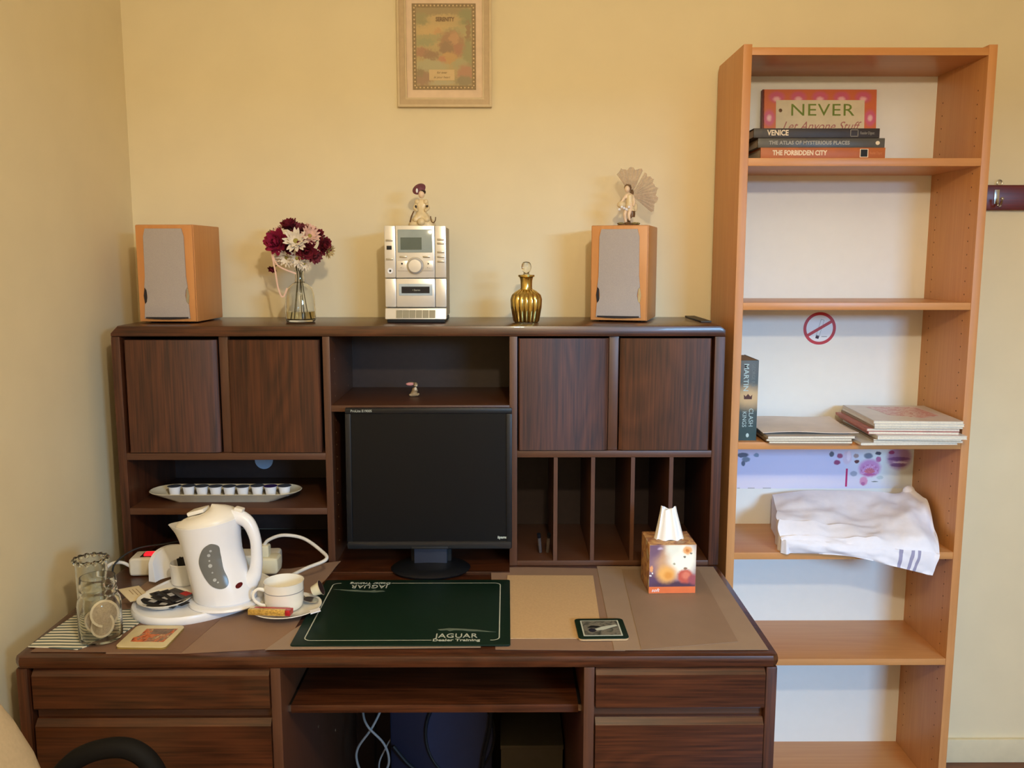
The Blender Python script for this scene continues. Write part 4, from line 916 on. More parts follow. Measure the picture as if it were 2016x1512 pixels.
part('bowl', b, M_STEEL, sp); part('stem', tube(BM(), [(-.018, 0, .001), (-.04, .004, .006), (-.075, .012, .007)], .0022, 8), M_STEEL, sp)
mk = thing('milk_jigger', 'small cream pot lying tipped on the saucer right of the cup', 'milk pot', (0.612, -.618, CZ+.0225)); mk.rotation_euler = (.25, 1.15, .3)
part('cup', lathe(BM(), [(0, 0), (.011, 0), (.0152, .0195), (.0175, .0205), (.0175, .0212)], 20), M_CREAMP, mk); part('foil_lid', lathe(BM(), [(0, .0214), (.0172, .0212), (0, .0222)], 20), plain('brown_foil_lid', (60, 40, 36), .35), mk)
pp_ = BM(); prism(pp_, [(-.012, -.008), (.010, -.010), (.013, .006), (-.009, .009)], 'z', 0, .002)
solo('paper_scrap', pp_, M_WHITEP, 'torn white paper scrap on the right rim of the cup saucer', 'paper', (0.634, -.700, ZS+.021), rot=(0, -.15, .5))

# ------------------------------------------------------------------ power strip, plug and cables
ps = thing('power_strip', 'white power strip with glowing red switch behind the kettle', 'power strip', (0.262, -.386, ZS+.0012), math.radians(4))
part('body', box(BM(), -.150, .215, -.033, .033, 0, .046, .010, 3), plain('aged_white_plastic', (222, 214, 196), .4), ps)
sw = part('switch', box(BM(), -.118, -.090, -.016, .008, .0455, .052, .003), plain('lit_red_switch', (190, 20, 30), .3, emit=(255, 30, 40), est=1.6), ps)
part('switch_surround', box(BM(), -.125, -.083, -.021, .013, .0455, .0468, .001), M_BLACKM, ps)
pl = thing('mains_plug', 'cream three-pin plug pushed into the power strip', 'plug', (0.456, -.392, ZS+.048))
part('plug_body', box(BM(), -.024, .030, -.026, .026, -.040, .002, .011, 3, M=Tr(0, -.02, 0)), M_CREAMP, pl)
part('plug_top', box(BM(), -.016, .010, -.014, .014, .0, .030, .006, 3, M=Tr(-.004, -.02, 0)), M_CREAMP, pl)
M_CORD = plain('white_flex', (214, 210, 202), .45)
part('cord', tube(BM(), [(-.008, -.02, .028), (.004, -.02, .042), (.040, -.02, .054), (.090, -.02, .046), (.140, -.05, .024), (.158, -.08, .012), (.112, -.095, -.005), (.070, -.096, -.026), (.060, -.098, -.034)], .0042, 10, 10), M_CORD, pl, 'white kettle flex')
part('cord', tube(BM(), [(-.148, -.02, .022), (-.17, -.022, .034), (-.195, -.036, .032), (-.213, -.085, .008), (-.214, -.135, .005)], .0042, 10), M_CORD, ps, 'white mains flex')
solo('thin_cable', tube(BM(), [(-.012, -.02, 0), (-.006, -.012, .035), (.03, .028, .058), (.09, .07, .058), (.14, .13, .052), (.16, .2, .03), (.17, .25, .01)], .0024, 8), M_BLACKM, 'thin black cable running over the power strip', 'cable', (0.095, -.43, ZS+.006))

# ------------------------------------------------------------------ glasses and napkin
M_GLASST = glass('greenish_glass', (252, 254, 250))
tu = solo('glass_tumbler', lathe(BM(), [(0, 0), (.029, 0), (.031, .004), (.0325, .118), (.0335, .127), (.0350, .132), (.0335, .136), (.0305, .130), (.0300, .118), (.0275, .010), (0, .008)], 40), M_GLASST, 'tall clear glass vase with beaded rim against the left wall', 'glass', (0.147, -.688, ZS+.0030))
b = BM()
for i in range(14):
    a = 2*PI*i/14; ball(b, (.0330*math.cos(a), .0330*math.sin(a), .1325), .0062, n=8)
t_ = bpy.data.objects[tu.name]; part('beaded_rim', b, M_GLASST, t_)
jr = thing('glass_jar', 'clear glass jar holding white tea bags on the striped napkin', 'jar', (0.2135, -.803, ZS+.0052))
part('jar_body', lathe(BM(), [(0, 0), (.036, 0), (.041, .004), (.0425, .012), (.0425, .078), (.0405, .088), (.036, .094), (.0355, .098), (.0368, .101), (.0368, .105), (.0352, .108), (.0352, .114), (.0365, .117), (.036, .122), (.0345, .134), (.0325, .134), (.0325, .100), (.034, .092), (.038, .086), (.0398, .078), (.0398, .012), (.038, .007), (0, .006)], 44), M_GLASST, jr)
M_TEA = plain('tea_bag_paper', (222, 208, 180), .8, var=.06, scale=120); M_TEAF = plain('tea_leaf_fill', (176, 158, 132), .8, var=.15, scale=300)
def teabag(label, loc, rot, r=.022):
    t = thing('tea_bag', label, 'tea bag', loc, 0, 'tea bags in the glass jar'); t.rotation_euler = rot
    part('paper_rim', prism(BM(), ell(r, r, 26), 'z', -.0008, .0008), M_TEA, t)
    part('filling', lathe(BM(), [(0, -.0035), (r*.5, -.003), (r*.84, -.0009), (r*.84, .0009), (r*.5, .003), (0, .0035)], 22), M_TEAF, t)
teabag('upper round tea bag leaning right in the glass jar', (0.2250, -.806, ZS+.060), (1.2, .35, .3), .028)
teabag('lower round tea bag at the bottom of the glass jar', (0.2215, -.812, ZS+.038), (1.1, -.1, -.1), .026)
teabag('folded tea bag at the left side of the glass jar', (0.198, -.798, ZS+.040), (1.2, .5, 1.0), .023)
m, nt, bs = base('striped_napkin_cloth'); bs.inputs['Roughness'].default_value = .9
tc = N(nt, 'ShaderNodeTexCoord'); wv = N(nt, 'ShaderNodeTexWave'); wv.wave_type = 'BANDS'; wv.bands_direction = 'Y'
wv.inputs['Scale'].default_value = 22; wv.inputs['Distortion'].default_value = 1.2; wv.inputs['Detail'].default_value = 0; wv.inputs['Detail Scale'].default_value = .3
L(nt, tc.outputs['Object'], wv.inputs['Vector']); rp = N(nt, 'ShaderNodeValToRGB'); rp.color_ramp.interpolation = 'EASE'
rp.color_ramp.elements[0].position = .38; rp.color_ramp.elements[1].position = .55; rp.color_ramp.elements[0].color = lin((92, 104, 98))+(1,); rp.color_ramp.elements[1].color = lin((226, 220, 200))+(1,)
L(nt, wv.outputs['Fac'], rp.inputs['Fac']); L(nt, rp.outputs['Color'], bs.inputs['Base Color']); M_NAP = m
nap = [(0.080, -.838), (0.187, -.852), (0.245, -.78), (0.262, -.70), (0.214, -.640), (0.165, -.655), (0.100, -.664)]
sheet('napkin', 'white and grey striped cloth napkin under the glass jar', 'napkin', nap, M_NAP, ZS+.0022, .0018, lift=lambda x, y: .0008*math.sin(x*60))

# ------------------------------------------------------------------ books on the top shelf
def book(name, label, x0, x1, y0, y1, z0, z1, cover, pages=M_PAGES, cat='book', group=None, spine='front', rz=0.0):
    """lying book, spine to the front; its own frame sits at its centre bottom"""
    t = thing(name, label, cat, ((x0+x1)/2, (y0+y1)/2, z0), rz, group); hw, hd, h = (x1-x0)/2, (y1-y0)/2, z1-z0
    part('page_block', box(BM(), -hw+.003, hw-.003, -hd+.003, hd-.003, .0022, h-.0022), pages, t)
    part('back_cover', box(BM(), -hw, hw, -hd, hd, 0, .0022, .0006), cover, t)
    part('front_cover', box(BM(), -hw, hw, -hd, hd, h-.0022, h, .0006), cover, t)
    part('spine', box(BM(), -hw, hw, -hd-.0016, -hd+.003, 0, h, .0012), cover, t)
    return t, hw, hd, h
ZT = 1.7826
M_CITY = plain('orange_brown_jacket', (178, 96, 36), .4, var=.06); M_ATLAS = plain('grey_jacket', (82, 78, 72), .3, var=.2, scale=18); M_VEN = plain('dark_brown_jacket', (52, 42, 36), .4, var=.06)
M_IVORY = plain('ivory_print', (232, 214, 188), .5); M_GREYP = plain('grey_print', (140, 134, 124), .5)
t, hw, hd, h = book('hardback_book', 'orange-brown hardback lying at the bottom of the top shelf pile', 1.690, 2.003, -.268, -.074, ZT, 1.8095, M_CITY)
lettering('spine_title', 'THE FORBIDDEN CITY', .0165, M_IVORY, t, (-hw+.030, -hd-.0018, h/2), sx=.82, bold=.0006)
part('spine_picture', box(BM(), hw-.064, hw-.043, -hd-.0020, -hd-.0016, .003, h-.003), M_IVORY, t); part('spine_photo', box(BM(), hw-.062, hw-.045, -hd-.0023, -hd-.0020, .0045, h-.0045), M_BLACKM, t)
lettering('author_lettering', 'Reader Digest', .009, plain('faint_orange_print', (206, 128, 66), .5), t, (hw-.039, -hd-.0018, h/2), sx=.6)
t, hw, hd, h = book('hardback_book', 'shiny grey hardback in the middle of the top shelf pile', 1.684, 2.003, -.262, -.074, 1.8097, 1.8335, M_ATLAS)
lettering('spine_title', 'THE ATLAS OF MYSTERIOUS PLACES', .0125, plain('pale_grey_print', (166, 162, 154), .5), t, (-hw+.028, -hd-.0018, h/2), sx=.93, bold=.0004, spacing=1.08)
part('spine_emblem', ball(BM(), (hw-.018, -hd-.0016, h/2), .0055, 1, .06, .9), M_IVORY, t)
t, hw, hd, h = book('hardback_book', 'dark brown hardback lying on top of the top shelf pile', 1.672, 1.988, -.264, -.074, 1.8337, 1.8570, M_VEN)
lettering('spine_title', 'VENICE', .0185, M_IVORY, t, (-hw+.034, -hd-.0018, h/2), sx=.86, bold=.0005)
for a in ((hw-.074, hw-.0725, .003, h-.003), (hw-.0555, hw-.054, .003, h-.003), (hw-.074, hw-.054, .003, .0045), (hw-.074, hw-.054, h-.0045, h-.003)):
    part('spine_box', box(BM(), a[0], a[1], -hd-.0020, -hd-.0016, a[2], a[3]), M_GREYP, t)
lettering('author_lettering', 'Reader Digest', .010, M_GREYP, t, (hw-.049, -hd-.0018, h/2), sx=.62)

nv = thing('gift_book', 'pink and orange picture book leaning behind the book pile', 'book', (1.908, -.053, ZT+.0010)); nv.rotation_euler = (math.radians(-5), 0, 0)
NW_, NH = .155, .207
flw = []
for i in range(9):
    x = -.118+.0572*i*.52*1.0
for i, x in enumerate((-.118, -.059, 0, .059, .118)): flw += [(x, NH-.021, .021, .015, (214, 104, 134), .35), (x, NH-.026, .009, .006, (244, 190, 196), .6)]
for x in (-.138, .138):
    for z in (.13, .07, .02): flw += [(x, z, .015, .021, (214, 104, 140), .35), (x, z, .006, .008, (246, 200, 206), .6)]
part('page_block', box(BM(), -NW_+.003, NW_-.003, -.006, .006, .002, NH-.002), M_PAGES, nv)
part('front_cover', box(BM(), -NW_, NW_, -.009, -.006, 0, NH, .001), blobs('pink_flower_cover', (216, 116, 76), flw, warp=.001, wscale=150), nv)
part('back_cover', box(BM(), -NW_, NW_, .006, .009, 0, NH, .001), M_CITY, nv)
part('spine', box(BM(), -NW_-.002, -NW_+.004, -.009, .009, 0, NH, .001), plain('maroon_spine', (118, 58, 50), .5), nv)
tp = part('title_panel', box(BM(), -.120, .122, -.0098, -.009, .02, .178), plain('pale_title_panel', (222, 208, 178), .5), nv)
lettering('title_lettering', 'NEVER', .046, plain('olive_green_print', (112, 132, 44), .5), tp, (.006, -.0100, .150), align='CENTER', sx=1.22, spacing=1.08)
lettering('subtitle_lettering', 'Let Anyone Stuff', .034, plain('dusky_rose_print', (176, 110, 104), .5), tp, (.0, -.0100, .107), align='CENTER', sx=.9, shear=.45)
part('cover_dot', ball(BM(), (-.108, -.0098, .150), .005, 1, .1, 1), M_BRZ, tp)

# ------------------------------------------------------------------ middle shelf: paperback, magazines
ZM = 1.0602
pb = thing('paperback_book', 'thick blue-grey paperback standing against the bookcase left side', 'book', (1.685, -.190, ZM))
PW, PH, PD = .0235, .212, .070
part('page_block', box(BM(), -PW+.001, PW-.001, -PD+.002, PD, .001, PH-.001), plain('old_page_edges', (150, 122, 92), .85, var=.1, scale=300), pb)
part('spine', box(BM(), -PW, PW, -PD-.0012, -PD+.002, 0, PH, .001), blobs('teal_spine_print', (66, 80, 82), [(0, .115, .05, .026, (196, 168, 124), .7), (0, .190, .05, .03, (82, 84, 84), .8), (.004, .01, .05, .03, (50, 76, 80), .8)], warp=.002), pb)
for s in (-1, 1): part('cover', box(BM(), min(s*PW, s*(PW-.001)), max(s*PW, s*(PW-.001)), -PD, PD+.001, 0, PH), plain('teal_cover', (50, 60, 62), .4), pb)
dn, rt = (0, 0, -1), (1, 0, 0); M_PALE = plain('pale_blue_print', (172, 196, 200), .4)
lettering('author_lettering', 'MARTIN', .0185, M_PALE, pb, (-.009, -PD-.0014, PH-.008), dn, rt, sx=1.08, bold=.0002)
lettering('author_lettering', 'GEORGE R.R.', .0120, plain('dim_grey_print', (112, 120, 120), .4), pb, (.010, -PD-.0014, PH-.008), dn, rt, sx=.92)
lettering('title_lettering', 'CLASH', .0165, M_PALE, pb, (.007, -PD-.0014, .086), dn, rt, sx=.98)
lettering('title_lettering', 'KINGS', .0150, M_PALE, pb, (-.010, -PD-.0014, .078), dn, rt, sx=.98)
part('crown_emblem', prism(BM(), [(-.012, .110), (.008, .110), (.009, .122), (.004, .117), (-.002, .124), (-.008, .117), (-.013, .122)], 'y', -PD-.0016, -PD-.0012), plain('dark_brown_print', (74, 34, 22), .5), pb)
part('publisher_mark', ball(BM(), (.0, -PD-.0012, .014), .004, 1, .08, 1.4), M_PALE, pb)

def magazine(label, c, rz, w, d, h, cover, group, curl=0.0, pages=M_PAGES):
    t = thing('magazine', label, 'magazine', c, rz, group)
    def slab(z0, z1, inset):
        b = BM(); t2 = bmesh.new(); nx = 8; V = {}
        for k, z in ((0, z0), (1, z1)):
            for i in range(nx+1):
                for j in (0, 1):
                    x = (-w/2+inset)+(w-2*inset)*i/nx; y = (-d/2+inset) if j == 0 else (d/2-inset)
                    V[k, i, j] = t2.verts.new((x, y, z+curl*math.sin(PI*i/nx*1.3+.4)*(1 if j else .6)))
        for i in range(nx):
            t2.faces.new((V[1, i, 0], V[1, i+1, 0], V[1, i+1, 1], V[1, i, 1])); t2.faces.new((V[0, i, 0], V[0, i, 1], V[0, i+1, 1], V[0, i+1, 0]))
            for j in (0, 1): t2.faces.new((V[0, i, j], V[0, i+1, j], V[1, i+1, j], V[1, i, j]))
        for i in (0, nx): t2.faces.new((V[0, i, 0], V[1, i, 0], V[1, i, 1], V[0, i, 1]))
        bmesh.ops.recalc_face_normals(t2, faces=t2.faces); merge(b, t2); return b
    part('page_block', slab(.0006, h-.0006, .001), pages, t)
    part('back_cover', slab(0, .0006, 0), cover, t)
    part('front_cover', slab(h-.0006, h, 0), cover, t)
    part('fold_spine', box(BM(), -w/2-.0008, -w/2+.0012, -d/2, d/2, 0, h), cover, t)
    return t
GL, GR = 'magazines in the left pile', 'magazines in the right pile'
M_MG = plain('grey_magazine_cover', (214, 204, 194), .3, var=.05); M_MB = plain('brown_magazine_cover', (150, 128, 100), .35, var=.1); M_MP = plain('pink_magazine_cover', (186, 110, 104), .35, var=.15)
M_MW = plain('white_magazine_cover', (226, 224, 220), .3, var=.03)
z = ZM
magazine('lowest magazine of the left pile beside the paperback', (1.842, -.190, z), -.02, .215, .220, .0058, M_MB, GL); z += .006
magazine('second magazine of the left pile, brown spine', (1.836, -.188, z), .0, .222, .220, .0058, M_MB, GL); z += .006
magazine('third magazine of the left pile with pale cover', (1.842, -.186, z), .01, .226, .220, .0060, M_MG, GL); z += .0062
lp = BM(); t2 = bmesh.new(); nx, ny = 12, 8; V = {}
for k in (0, 1):
    for i in range(nx+1):
        for j in range(ny+1):
            V[k, i, j] = t2.verts.new((-.12+.25*i/nx, -.105+.215*j/ny, .0012*k+.0040+.0022*math.sin(i*.5)+.004*(j/ny)**2+.0018*math.sin(j*.7+i*.2)))
for k in (0, 1):
    for i in range(nx):
        for j in range(ny): t2.faces.new((V[k, i, j], V[k, i+1, j], V[k, i+1, j+1], V[k, i, j+1]))
for i in range(nx):
    for j in (0, ny): t2.faces.new((V[0, i, j], V[0, i+1, j], V[1, i+1, j], V[1, i, j]))
for j in range(ny):
    for i in (0, nx): t2.faces.new((V[0, i, j], V[0, i, j+1], V[1, i, j+1], V[1, i, j]))
bmesh.ops.recalc_face_normals(t2, faces=t2.faces); merge(lp, t2)
solo('loose_paper', lp, plain('greyish_newsprint', (228, 216, 206), .6, var=.05, scale=20), 'wavy greyish paper lying on the left magazine pile', 'paper', (1.840, -.176, z+.0014))
z = ZM
specs = [('lowest magazine of the right pile jutting out left', 2.090, -.198, .02, .250, .246, .0060, M_MW),
         ('second lowest magazine of the right pile', 2.118, -.200, -.03, .226, .246, .0050, M_MG),
         ('magazine third from the bottom of the right pile', 2.116, -.202, -.05, .222, .250, .0050, M_MB),
         ('thick pale magazine in the lower middle of the right pile', 2.122, -.206, -.02, .226, .255, .0090, M_MW),
         ('pink spined magazine in the middle of the right pile', 2.112, -.190, -.06, .228, .250, .0070, M_MP),
         ('second pink spined magazine below the top ones, right pile', 2.110, -.186, -.04, .236, .248, .0070, M_MP),
         ('third magazine from the top of the right pile', 2.120, -.190, -.03, .226, .250, .0060, M_MB),
         ('white magazine just below the top of the right pile', 2.122, -.192, -.04, .226, .252, .0070, M_MW)]
for nm, x, y, rz, w_m, d_m, h_m, mm in specs:
    magazine(nm, (x-.006, y, z), rz, w_m, d_m, h_m, mm, GR); z += h_m+.0003
mtp = magazine('top magazine of the right pile with pink printed cover', (2.116, -.190, z), -.05, .226, .250, .0065, M_MG, GR)
part('cover_print', prism(BM(), [(-.060, .095), (.075, .10), (.085, -.04), (.03, -.075), (-.045, -.03), (-.05, .03)], 'z', .0066, .0068), cells('pink_cover_print', [(214, 170, 166), (196, 120, 118), (222, 196, 190), (180, 84, 74)], 60, .3), mtp)

# ------------------------------------------------------------------ sticker and floral strip on the white back
YB = BB-.005
ns = thing('no_smoking_sticker', 'round red and white no-smoking sticker on the bookcase back', 'sticker', (1.9455, YB, 1.3365))
RS = .0475
part('white_disc', lathe(BM(), [(0, 0), (RS, 0), (RS, .0004), (0, .0004)], 48, M=Matrix.Rotation(PI/2, 4, 'X')), M_WHITEP, ns)
M_REDS = plain('sign_red', (190, 36, 40), .4)
rg = BM(); lathe(rg, [(RS-.0095, .0004), (RS-.0095, .0008), (RS-.001, .0008), (RS-.001, .0004)], 48, cap=False, M=Matrix.Rotation(PI/2, 4, 'X')); part('red_ring', rg, M_REDS, ns)
part('red_bar', box(BM(), -RS+.006, RS-.006, -.0009, -.0004, -.0042, .0042, M=Matrix.Rotation(math.radians(-31), 4, 'Y')), M_REDS, ns)
cg = part('cigarette', box(BM(), -.026, .026, -.0007, -.0004, -.0050, .0050, M=Tr(.001, 0, .0) @ Matrix.Rotation(math.radians(-75), 4, 'Y')), plain('grey_outline_print', (150, 156, 164), .5), ns)
part('cigarette_paper', box(BM(), -.020, .025, -.0008, -.0007, -.0040, .0040, M=Tr(.001, 0, .0) @ Matrix.Rotation(math.radians(-75), 4, 'Y')), M_WHITEP, cg)
part('ash_tip', box(BM(), -.030, -.022, -.00085, -.0004, -.0046, .0046, M=Tr(.001, 0, .0) @ Matrix.Rotation(math.radians(-75), 4, 'Y')), plain('dark_plum_print', (62, 30, 52), .5), cg)
part('smoke_line', box(BM(), .006, .022, -.0007, -.0004, -.0245, -.0225), plain('grey_outline_print', (150, 156, 164), .5), ns)

fs = thing('floral_strip', 'lilac paper strip with pink water lilies under the magazine shelf', 'poster', (1.9475, YB, .868))
FS0, FS1, FSH = -.2895, .2895, .172
def P2(px, py): return (px-50)/1930*(FS1-FS0)*.955+FS0+.052, .110-(py-40)/425*.110   # measured on the print
sp_ = []
def S(px, py, rx, ry, c, so=.3):
    u, v = P2(px, py); k = .579*.955/1930; sp_.append((u, v, rx*k, ry*.110/425, c, so))
S(1750, 60, 420, 460, (226, 236, 240), .6); S(500, 420, 900, 90, (232, 226, 244), .6)
for px, py, rx, ry, c in ((60, 130, 40, 90, (214, 130, 150)), (150, 80, 60, 28, (92, 100, 124)), (185, 130, 40, 30, (120, 134, 156)), (160, 175, 20, 30, (96, 106, 130)), (290, 80, 26, 24, (128, 150, 182)),
                          (1055, 70, 24, 30, (90, 98, 118)), (1140, 90, 30, 28, (160, 84, 124)), (1115, 165, 34, 28, (150, 70, 120)), (1215, 110, 46, 76, (214, 200, 226)), (1305, 90, 26, 26, (170, 150, 150)), (1315, 155, 24, 20, (96, 52, 60)),
                          (1430, 90, 44, 34, (120, 134, 156)), (1530, 60, 30, 20, (70, 76, 96)), (1535, 130, 26, 34, (188, 110, 160)), (1450, 230, 110, 100, (206, 150, 206)), (1450, 260, 84, 66, (188, 96, 160)), (1450, 265, 44, 26, (216, 120, 130)),
                          (1290, 295, 36, 30, (160, 170, 196)), (1395, 380, 40, 52, (214, 150, 192)), (1390, 410, 20, 20, (186, 110, 166)), (1560, 340, 34, 20, (190, 206, 216)), (1510, 388, 34, 5, (120, 130, 130)),
                          (1745, 110, 122, 134, (176, 146, 190)), (1745, 125, 110, 22, (128, 88, 150)), (1740, 195, 80, 22, (136, 100, 156)), (1760, 165, 80, 10, (214, 200, 224)), (1665, 50, 30, 20, (150, 60, 110)), (1230, 90, 20, 60, (232, 220, 240))):
    S(px, py, rx, ry, c, .25)
part('strip_sheet', box(BM(), FS0, FS1, -.0006, 0, .0, FSH), blobs('lily_print', (206, 208, 242), sp_, warp=.0012, wscale=120, rough=.35), fs)
b = BM(); u, v = P2(1450, 300)
for i in range(13):
    a = math.radians(-5+190*i/12); ln = .020 if i % 2 else .025
    prism(b, ell(ln*.5, .0042, 12, u+math.cos(a)*ln*.62, v+.006+math.sin(a)*ln*.52, a), 'y', -.0008-.00004*i, -.0006)
part('lily_petals', b, cells('lily_petal_print', [(196, 130, 196), (222, 172, 220), (186, 104, 170)], 90, .4), fs, sm=False)
b = BM()
for i in range(7):
    a = math.radians(20+140*i/6); prism(b, ell(.008, .003, 10, u+math.cos(a)*.009, v+.004+math.sin(a)*.008, a), 'y', -.0014-.00004*i, -.0006)
part('lily_heart', b, plain('lily_heart_print', (212, 120, 140), .4, var=.15, scale=200), fs, sm=False)
u, v = P2(1218, 340); part('magenta_bar', box(BM(), u-.0028, u+.0028, -.0008, -.0006, v-.027, v+.027), plain('magenta_print', (186, 40, 110), .4), fs)
for px, wd in ((120, .004), (250, .010), (410, .012)):
    u, v = P2(px, 462); part('tear_mark', box(BM(), u-wd, u+wd, -.0008, -.0006, .0005, .002), M_GREYP, fs)

# ------------------------------------------------------------------ folded towel
CP = [[(1.815, -0.07, 0.863), (1.909, -0.07, 0.874), (2.019, -0.07, 0.874), (2.121, -0.07, 0.871), (2.18, -0.07, 0.865), (2.215, -0.07, 0.888)],
      [(1.806, -0.14, 0.843), (1.894, -0.14, 0.852), (2.001, -0.14, 0.849), (2.101, -0.14, 0.843), (2.179, -0.14, 0.855), (2.225, -0.14, 0.865)],
      [(1.79, -0.22, 0.831), (1.875, -0.22, 0.838), (1.98, -0.22, 0.823), (2.076, -0.22, 0.823), (2.158, -0.22, 0.837), (2.215, -0.22, 0.816)],
      [(1.781, -0.275, 0.813), (1.868, -0.28, 0.815), (1.969, -0.285, 0.807), (2.057, -0.29, 0.798), (2.142, -0.292, 0.801), (2.196, -0.292, 0.780)],
      [(1.790, -0.298, 0.794), (1.869, -0.305, 0.790), (1.964, -0.309, 0.779), (2.051, -0.310, 0.770), (2.138, -0.310, 0.762), (2.186, -0.310, 0.755)],
      [(1.800, -0.292, 0.7635), (1.885, -0.300, 0.7635), (1.971, -0.306, 0.757), (2.052, -0.308, 0.738), (2.127, -0.310, 0.719), (2.174, -0.310, 0.708)]]
TX0, TY0, TZ0 = 1.99, -.19, .7622
def cat_row(row, k=9): return smooth_path(row, k)
rows = [cat_row(r) for r in CP]; ncol = len(rows[0]); cols = [smooth_path([rows[j][i] for j in range(6)], 9) for i in range(ncol)]; nrow = len(cols[0])
t2 = bmesh.new(); V = {}
for i in range(ncol):
    for j in range(nrow):
        p = cols[i][j].copy(); u, v = i/(ncol-1), j/(nrow-1)
        wr = .004*math.sin(u*9+v*5)+.0035*math.sin(u*17-v*13+1)+.008*noise.noise(Vector((u*7, v*6, 3.1)))+.005*noise.noise(Vector((u*16, v*12, 7)))
        if v < .72:
            p.z += wr*min(1, v*6)
            # folded layers stepping down at the left front
            wl = max(0, min(1, 1.25-u*1.9))
            if v > .28:
                q = (v-.28)/.16; saw = q-math.floor(q); p.z += wl*.011*(.45-saw**.6); p.y -= wl*.006*(.5-saw); p.x -= wl*.006*max(0, 1-u*8)*math.sin(PI*saw)
            # gathers on the right
            p.z += .006*max(0, u-.62)/.38*math.sin(v*22+u*9)
        else: p.y += -abs(wr)*.6
        V[i, j] = t2.verts.new((p.x-TX0, p.y-TY0, p.z-TZ0))
for i in range(ncol-1):
    for j in range(nrow-1):
        f = t2.faces.new((V[i, j], V[i, j+1], V[i+1, j+1], V[i+1, j]))
        u, v = i/(ncol-1), j/(nrow-1)
        if v > .70 and any(a < u < a+.024 for a in (.655, .715, .775)): f.material_index = 1
# sides down to the shelf so that the pile is a solid heap
def skirt(vs):
    low = [t2.verts.new((v.co.x, v.co.y, min(v.co.z, .0004))) for v in vs]
    for a, c, d, e in zip(vs[:-1], vs[1:], low[1:], low[:-1]): t2.faces.new((a, c, d, e))
    return low
jf = nrow
skirt([V[0, j] for j in range(jf)]); skirt([V[i, 0] for i in range(ncol)][::-1])
bmesh.ops.remove_doubles(t2, verts=t2.verts, dist=1e-6); bmesh.ops.recalc_face_normals(t2, faces=t2.faces)
tb2 = BM(); merge(tb2, t2)
M_TOW = plain('white_towel_cloth', (238, 237, 246), .9, var=.02, scale=60, bump=.25); M_TOWS = plain('lavender_towel_stripe', (158, 156, 186), .9)
tw = thing('tea_towel', 'folded white towel with grey-blue stripes hanging over the bookcase shelf', 'towel', (TX0, TY0, TZ0))
part('cloth', tb2, [M_TOW, M_TOWS], tw)
part('lace_corner', ball(BM(), (.215, .115, .112), .016, 1.1, .7, 1.0, 12), M_TOW, tw)

# ------------------------------------------------------------------ pens in the first paper slot
for i, (x, lean, lab) in enumerate(((1.142, .10, 'thin clear pen leaning at left in the first paper slot'), (1.160, -.06, 'thin clear pen leaning at right in the first paper slot'))):
    pn = thing('pen', lab, 'pen', (x, -.285, .764), 0, 'pens in the first paper slot'); pn.rotation_euler = (.35, -lean, 0)
    part('barrel', tube(BM(), [(0, 0, .002), (0, 0, .05)], .0045, 8, 1), plain('smoky_pen_plastic', (86, 76, 72), .2), pn); part('cap', tube(BM(), [(0, 0, .05), (0, 0, .062)], .005, 8, 1), M_BLACK, pn)

# ------------------------------------------------------------------ under the desk
bx = thing('blue_box', 'dark blue box with a round front panel under the desk', 'box', (0.878, -.34, 0))
M_NAVY = plain('dark_blue_plastic', (20, 24, 44), .5); M_NAVYL = plain('blue_front_plastic', (34, 40, 64), .5)
part('case', box(BM(), -.137, .137, 0, .26, 0, .56, .012), M_NAVY, bx)
part('round_panel', lathe(BM(), [(0, 0), (.086, 0), (.090, .004), (.086, .010), (0, .012)], 48, M=Tr(.050, 0, .285) @ Matrix.Scale(1.35, 4, (0, 0, 1)) @ Matrix.Rotation(PI/2, 4, 'X')), M_NAVYL, bx)
part('panel_rim', tube(BM(), [(.050+.091*math.cos(a*PI/12), -.004, .285+.123*math.sin(a*PI/12)) for a in range(24)], .004, 8, 2, closed=True), M_BLACKM, bx)
part('cord', tube(BM(), [(.134, -.02, .36), (.128, -.024, .30), (.112, -.024, .22), (.105, -.022, .12), (.11, -.02, .02)], .005, 8), M_BLACKM, bx)
part('cord', tube(BM(), [(-.125, -.02, .26), (-.09, -.022, .215), (-.045, -.022, .165), (-.02, -.02, .05), (-.01, -.02, .01)], .005, 8), M_BLACKM, bx)
gx_ = thing('grey_carton', 'dull grey box on the floor under the desk at right', 'box', (1.122, -.20, 0))
part('carton', box(BM(), -.085, .080, -.14, .14, 0, .245, .003), plain('dull_grey_card', (84, 80, 74), .8), gx_); part('lid_flap', box(BM(), -.087, .082, -.142, .142, .238, .250, .002), plain('dull_grey_card', (84, 80, 74), .8), gx_)
sk = thing('wall_socket', 'white double socket behind the cables under the desk', 'socket', (0.695, -.0365, .335))
part('face_plate', box(BM(), -.055, .055, -.009, 0, -.045, .045, .003), plain('old_white_plastic', (190, 186, 180), .5), sk)
for x in (-.027, .027): part('rocker', box(BM(), x-.006, x+.006, -.012, -.009, .02, .036, .001), M_WHITEP, sk)
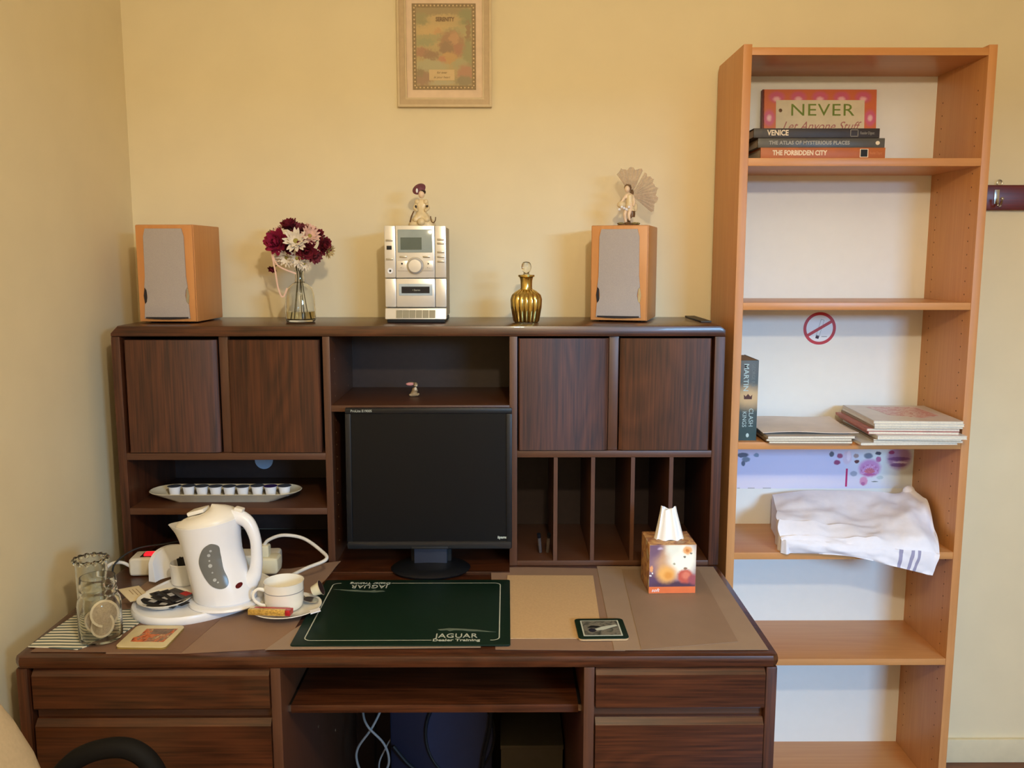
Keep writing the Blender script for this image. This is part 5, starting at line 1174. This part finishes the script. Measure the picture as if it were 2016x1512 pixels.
for i, (lab, pts) in enumerate((('pale cable crossing to the left under the desk', [(.05, .22, .10), (.035, .05, .03), (.012, 0, -.015), (-.028, 0, -.075), (-.03, 0, -.12), (-.005, 0, -.19), (.0, .02, -.32)]),
                  ('pale cable crossing to the right under the desk', [(-.05, .22, .06), (-.02, .05, .02), (.0, .0, -.005), (.042, 0, -.055), (.055, 0, -.105), (.04, 0, -.16), (.02, .02, -.32)]),
                  ('thin pale cable hanging in the small loop under the desk', [(.060, .06, -.06), (.040, .04, -.09), (.025, .035, -.13), (.032, .035, -.19), (.045, .05, -.32)]))):
    solo('hanging_cable', tube(BM(), pts, .0032 if i < 2 else .0022, 8), plain('grey_flex', (150, 146, 142), .5), lab, 'cable', (.686, -.35-.012*i, .324))
for i, (lab, pts) in enumerate((('black cable in front of the wall socket at left', [(-.02, 0, .05), (-.012, -.03, -.03), (-.025, -.05, -.1), (-.03, -.06, -.3)]), ('black cable in front of the wall socket at right', [(.025, 0, .05), (.03, -.03, -.03), (.045, -.05, -.1), (.05, -.06, -.3)]))):
    solo('hanging_cable', tube(BM(), pts, .003, 8), M_BLACKM, lab, 'cable', (.695, -.055, .32))

# ------------------------------------------------------------------ chair in the left foreground
ch = thing('office_chair', 'office chair with beige back and black loop arms at lower left', 'chair', (0.455, -1.37, 0))
M_BEI = plain('beige_upholstery', (196, 178, 148), .9, var=.05, scale=120, bump=.2); M_ARM = plain('dark_arm_plastic', (20, 19, 18), .7, spec=.15)
rings = []
for z, xf, th, hw in ((.50, -.165, .05, .17), (.54, -.170, .075, .20), (.62, -.183, .085, .215), (.70, -.212, .085, .220), (.76, -.240, .080, .215), (.81, -.268, .070, .205), (.85, -.295, .055, .18), (.87, -.315, .02, .15)):
    xf += .032; z += .012; rings.append([(xf-th/2+th/2*math.copysign(abs(math.cos(a*PI/16))**.6, math.cos(a*PI/16)), hw*math.copysign(abs(math.sin(a*PI/16))**.6, math.sin(a*PI/16)), z) for a in range(32)])
b = BM(); loft(b, rings); part('backrest', b, M_BEI, ch)
b = BM(); loft(b, [[(x, y, .43) for x, y in rrect(.40, .42, .06, 5, .02)], [(x, y, .45) for x, y in rrect(.44, .46, .07, 5, .02)], [(x, y, .48) for x, y in rrect(.44, .46, .07, 5, .02)], [(x, y, .50) for x, y in rrect(.38, .40, .06, 5, .02)]]); part('seat', b, M_BEI, ch)
part('seat_shell', box(BM(), -.16, .20, -.19, .19, .415, .432, .008), M_ARM, ch)
part('back_bracket', tube(BM(), [(-.12, 0, .42), (-.235, 0, .43), (-.262, 0, .52), (-.268, 0, .60)], .02, 10), M_ARM, ch)
for s in (1, -1):
    P = [(-.22, s*.262, .600), (-.205, s*.268, .618), (-.16, s*.27, .662), (-.110, s*.27, .682), (-.065, s*.27, .682), (-.030, s*.27, .655), (-.012, s*.27, .60), (-.03, s*.262, .52), (-.07, s*.24, .455), (-.10, s*.215, .440)]
    part('arm', tube(BM(), P, [.013, .016, .0175, .018, .018, .0175, .017, .016, .016, .015], 12, 8), M_ARM, ch)
    part('arm_link', tube(BM(), [(-.22, s*.262, .600), (-.225, s*.22, .595), (-.22, s*.19, .59)], .013, 10), M_ARM, ch)
part('gas_column', tube(BM(), [(0, 0, .10), (0, 0, .42)], .026, 14, 1), M_BLACK, ch)
part('hub', lathe(BM(), [(0, .075), (.045, .075), (.045, .11), (.03, .13), (0, .13)], 20), M_BLACK, ch)
for i in range(5):
    a = 2*PI*i/5+.3; c, s = math.cos(a), math.sin(a)
    lg = part('base_leg', tube(BM(), [(.03*c, .03*s, .095), (.15*c, .15*s, .085), (.27*c, .27*s, .068)], [.022, .018, .014], 10), M_BLACK, ch)
    part('caster', lathe(BM(), [(0, -.02), (.022, -.02), (.027, -.012), (.027, .012), (.022, .02), (0, .02)], 16, M=Tr(.27*c, .27*s, .0275) @ Rz(a) @ Matrix.Rotation(PI/2, 4, 'X')), M_BLACKM, lg)
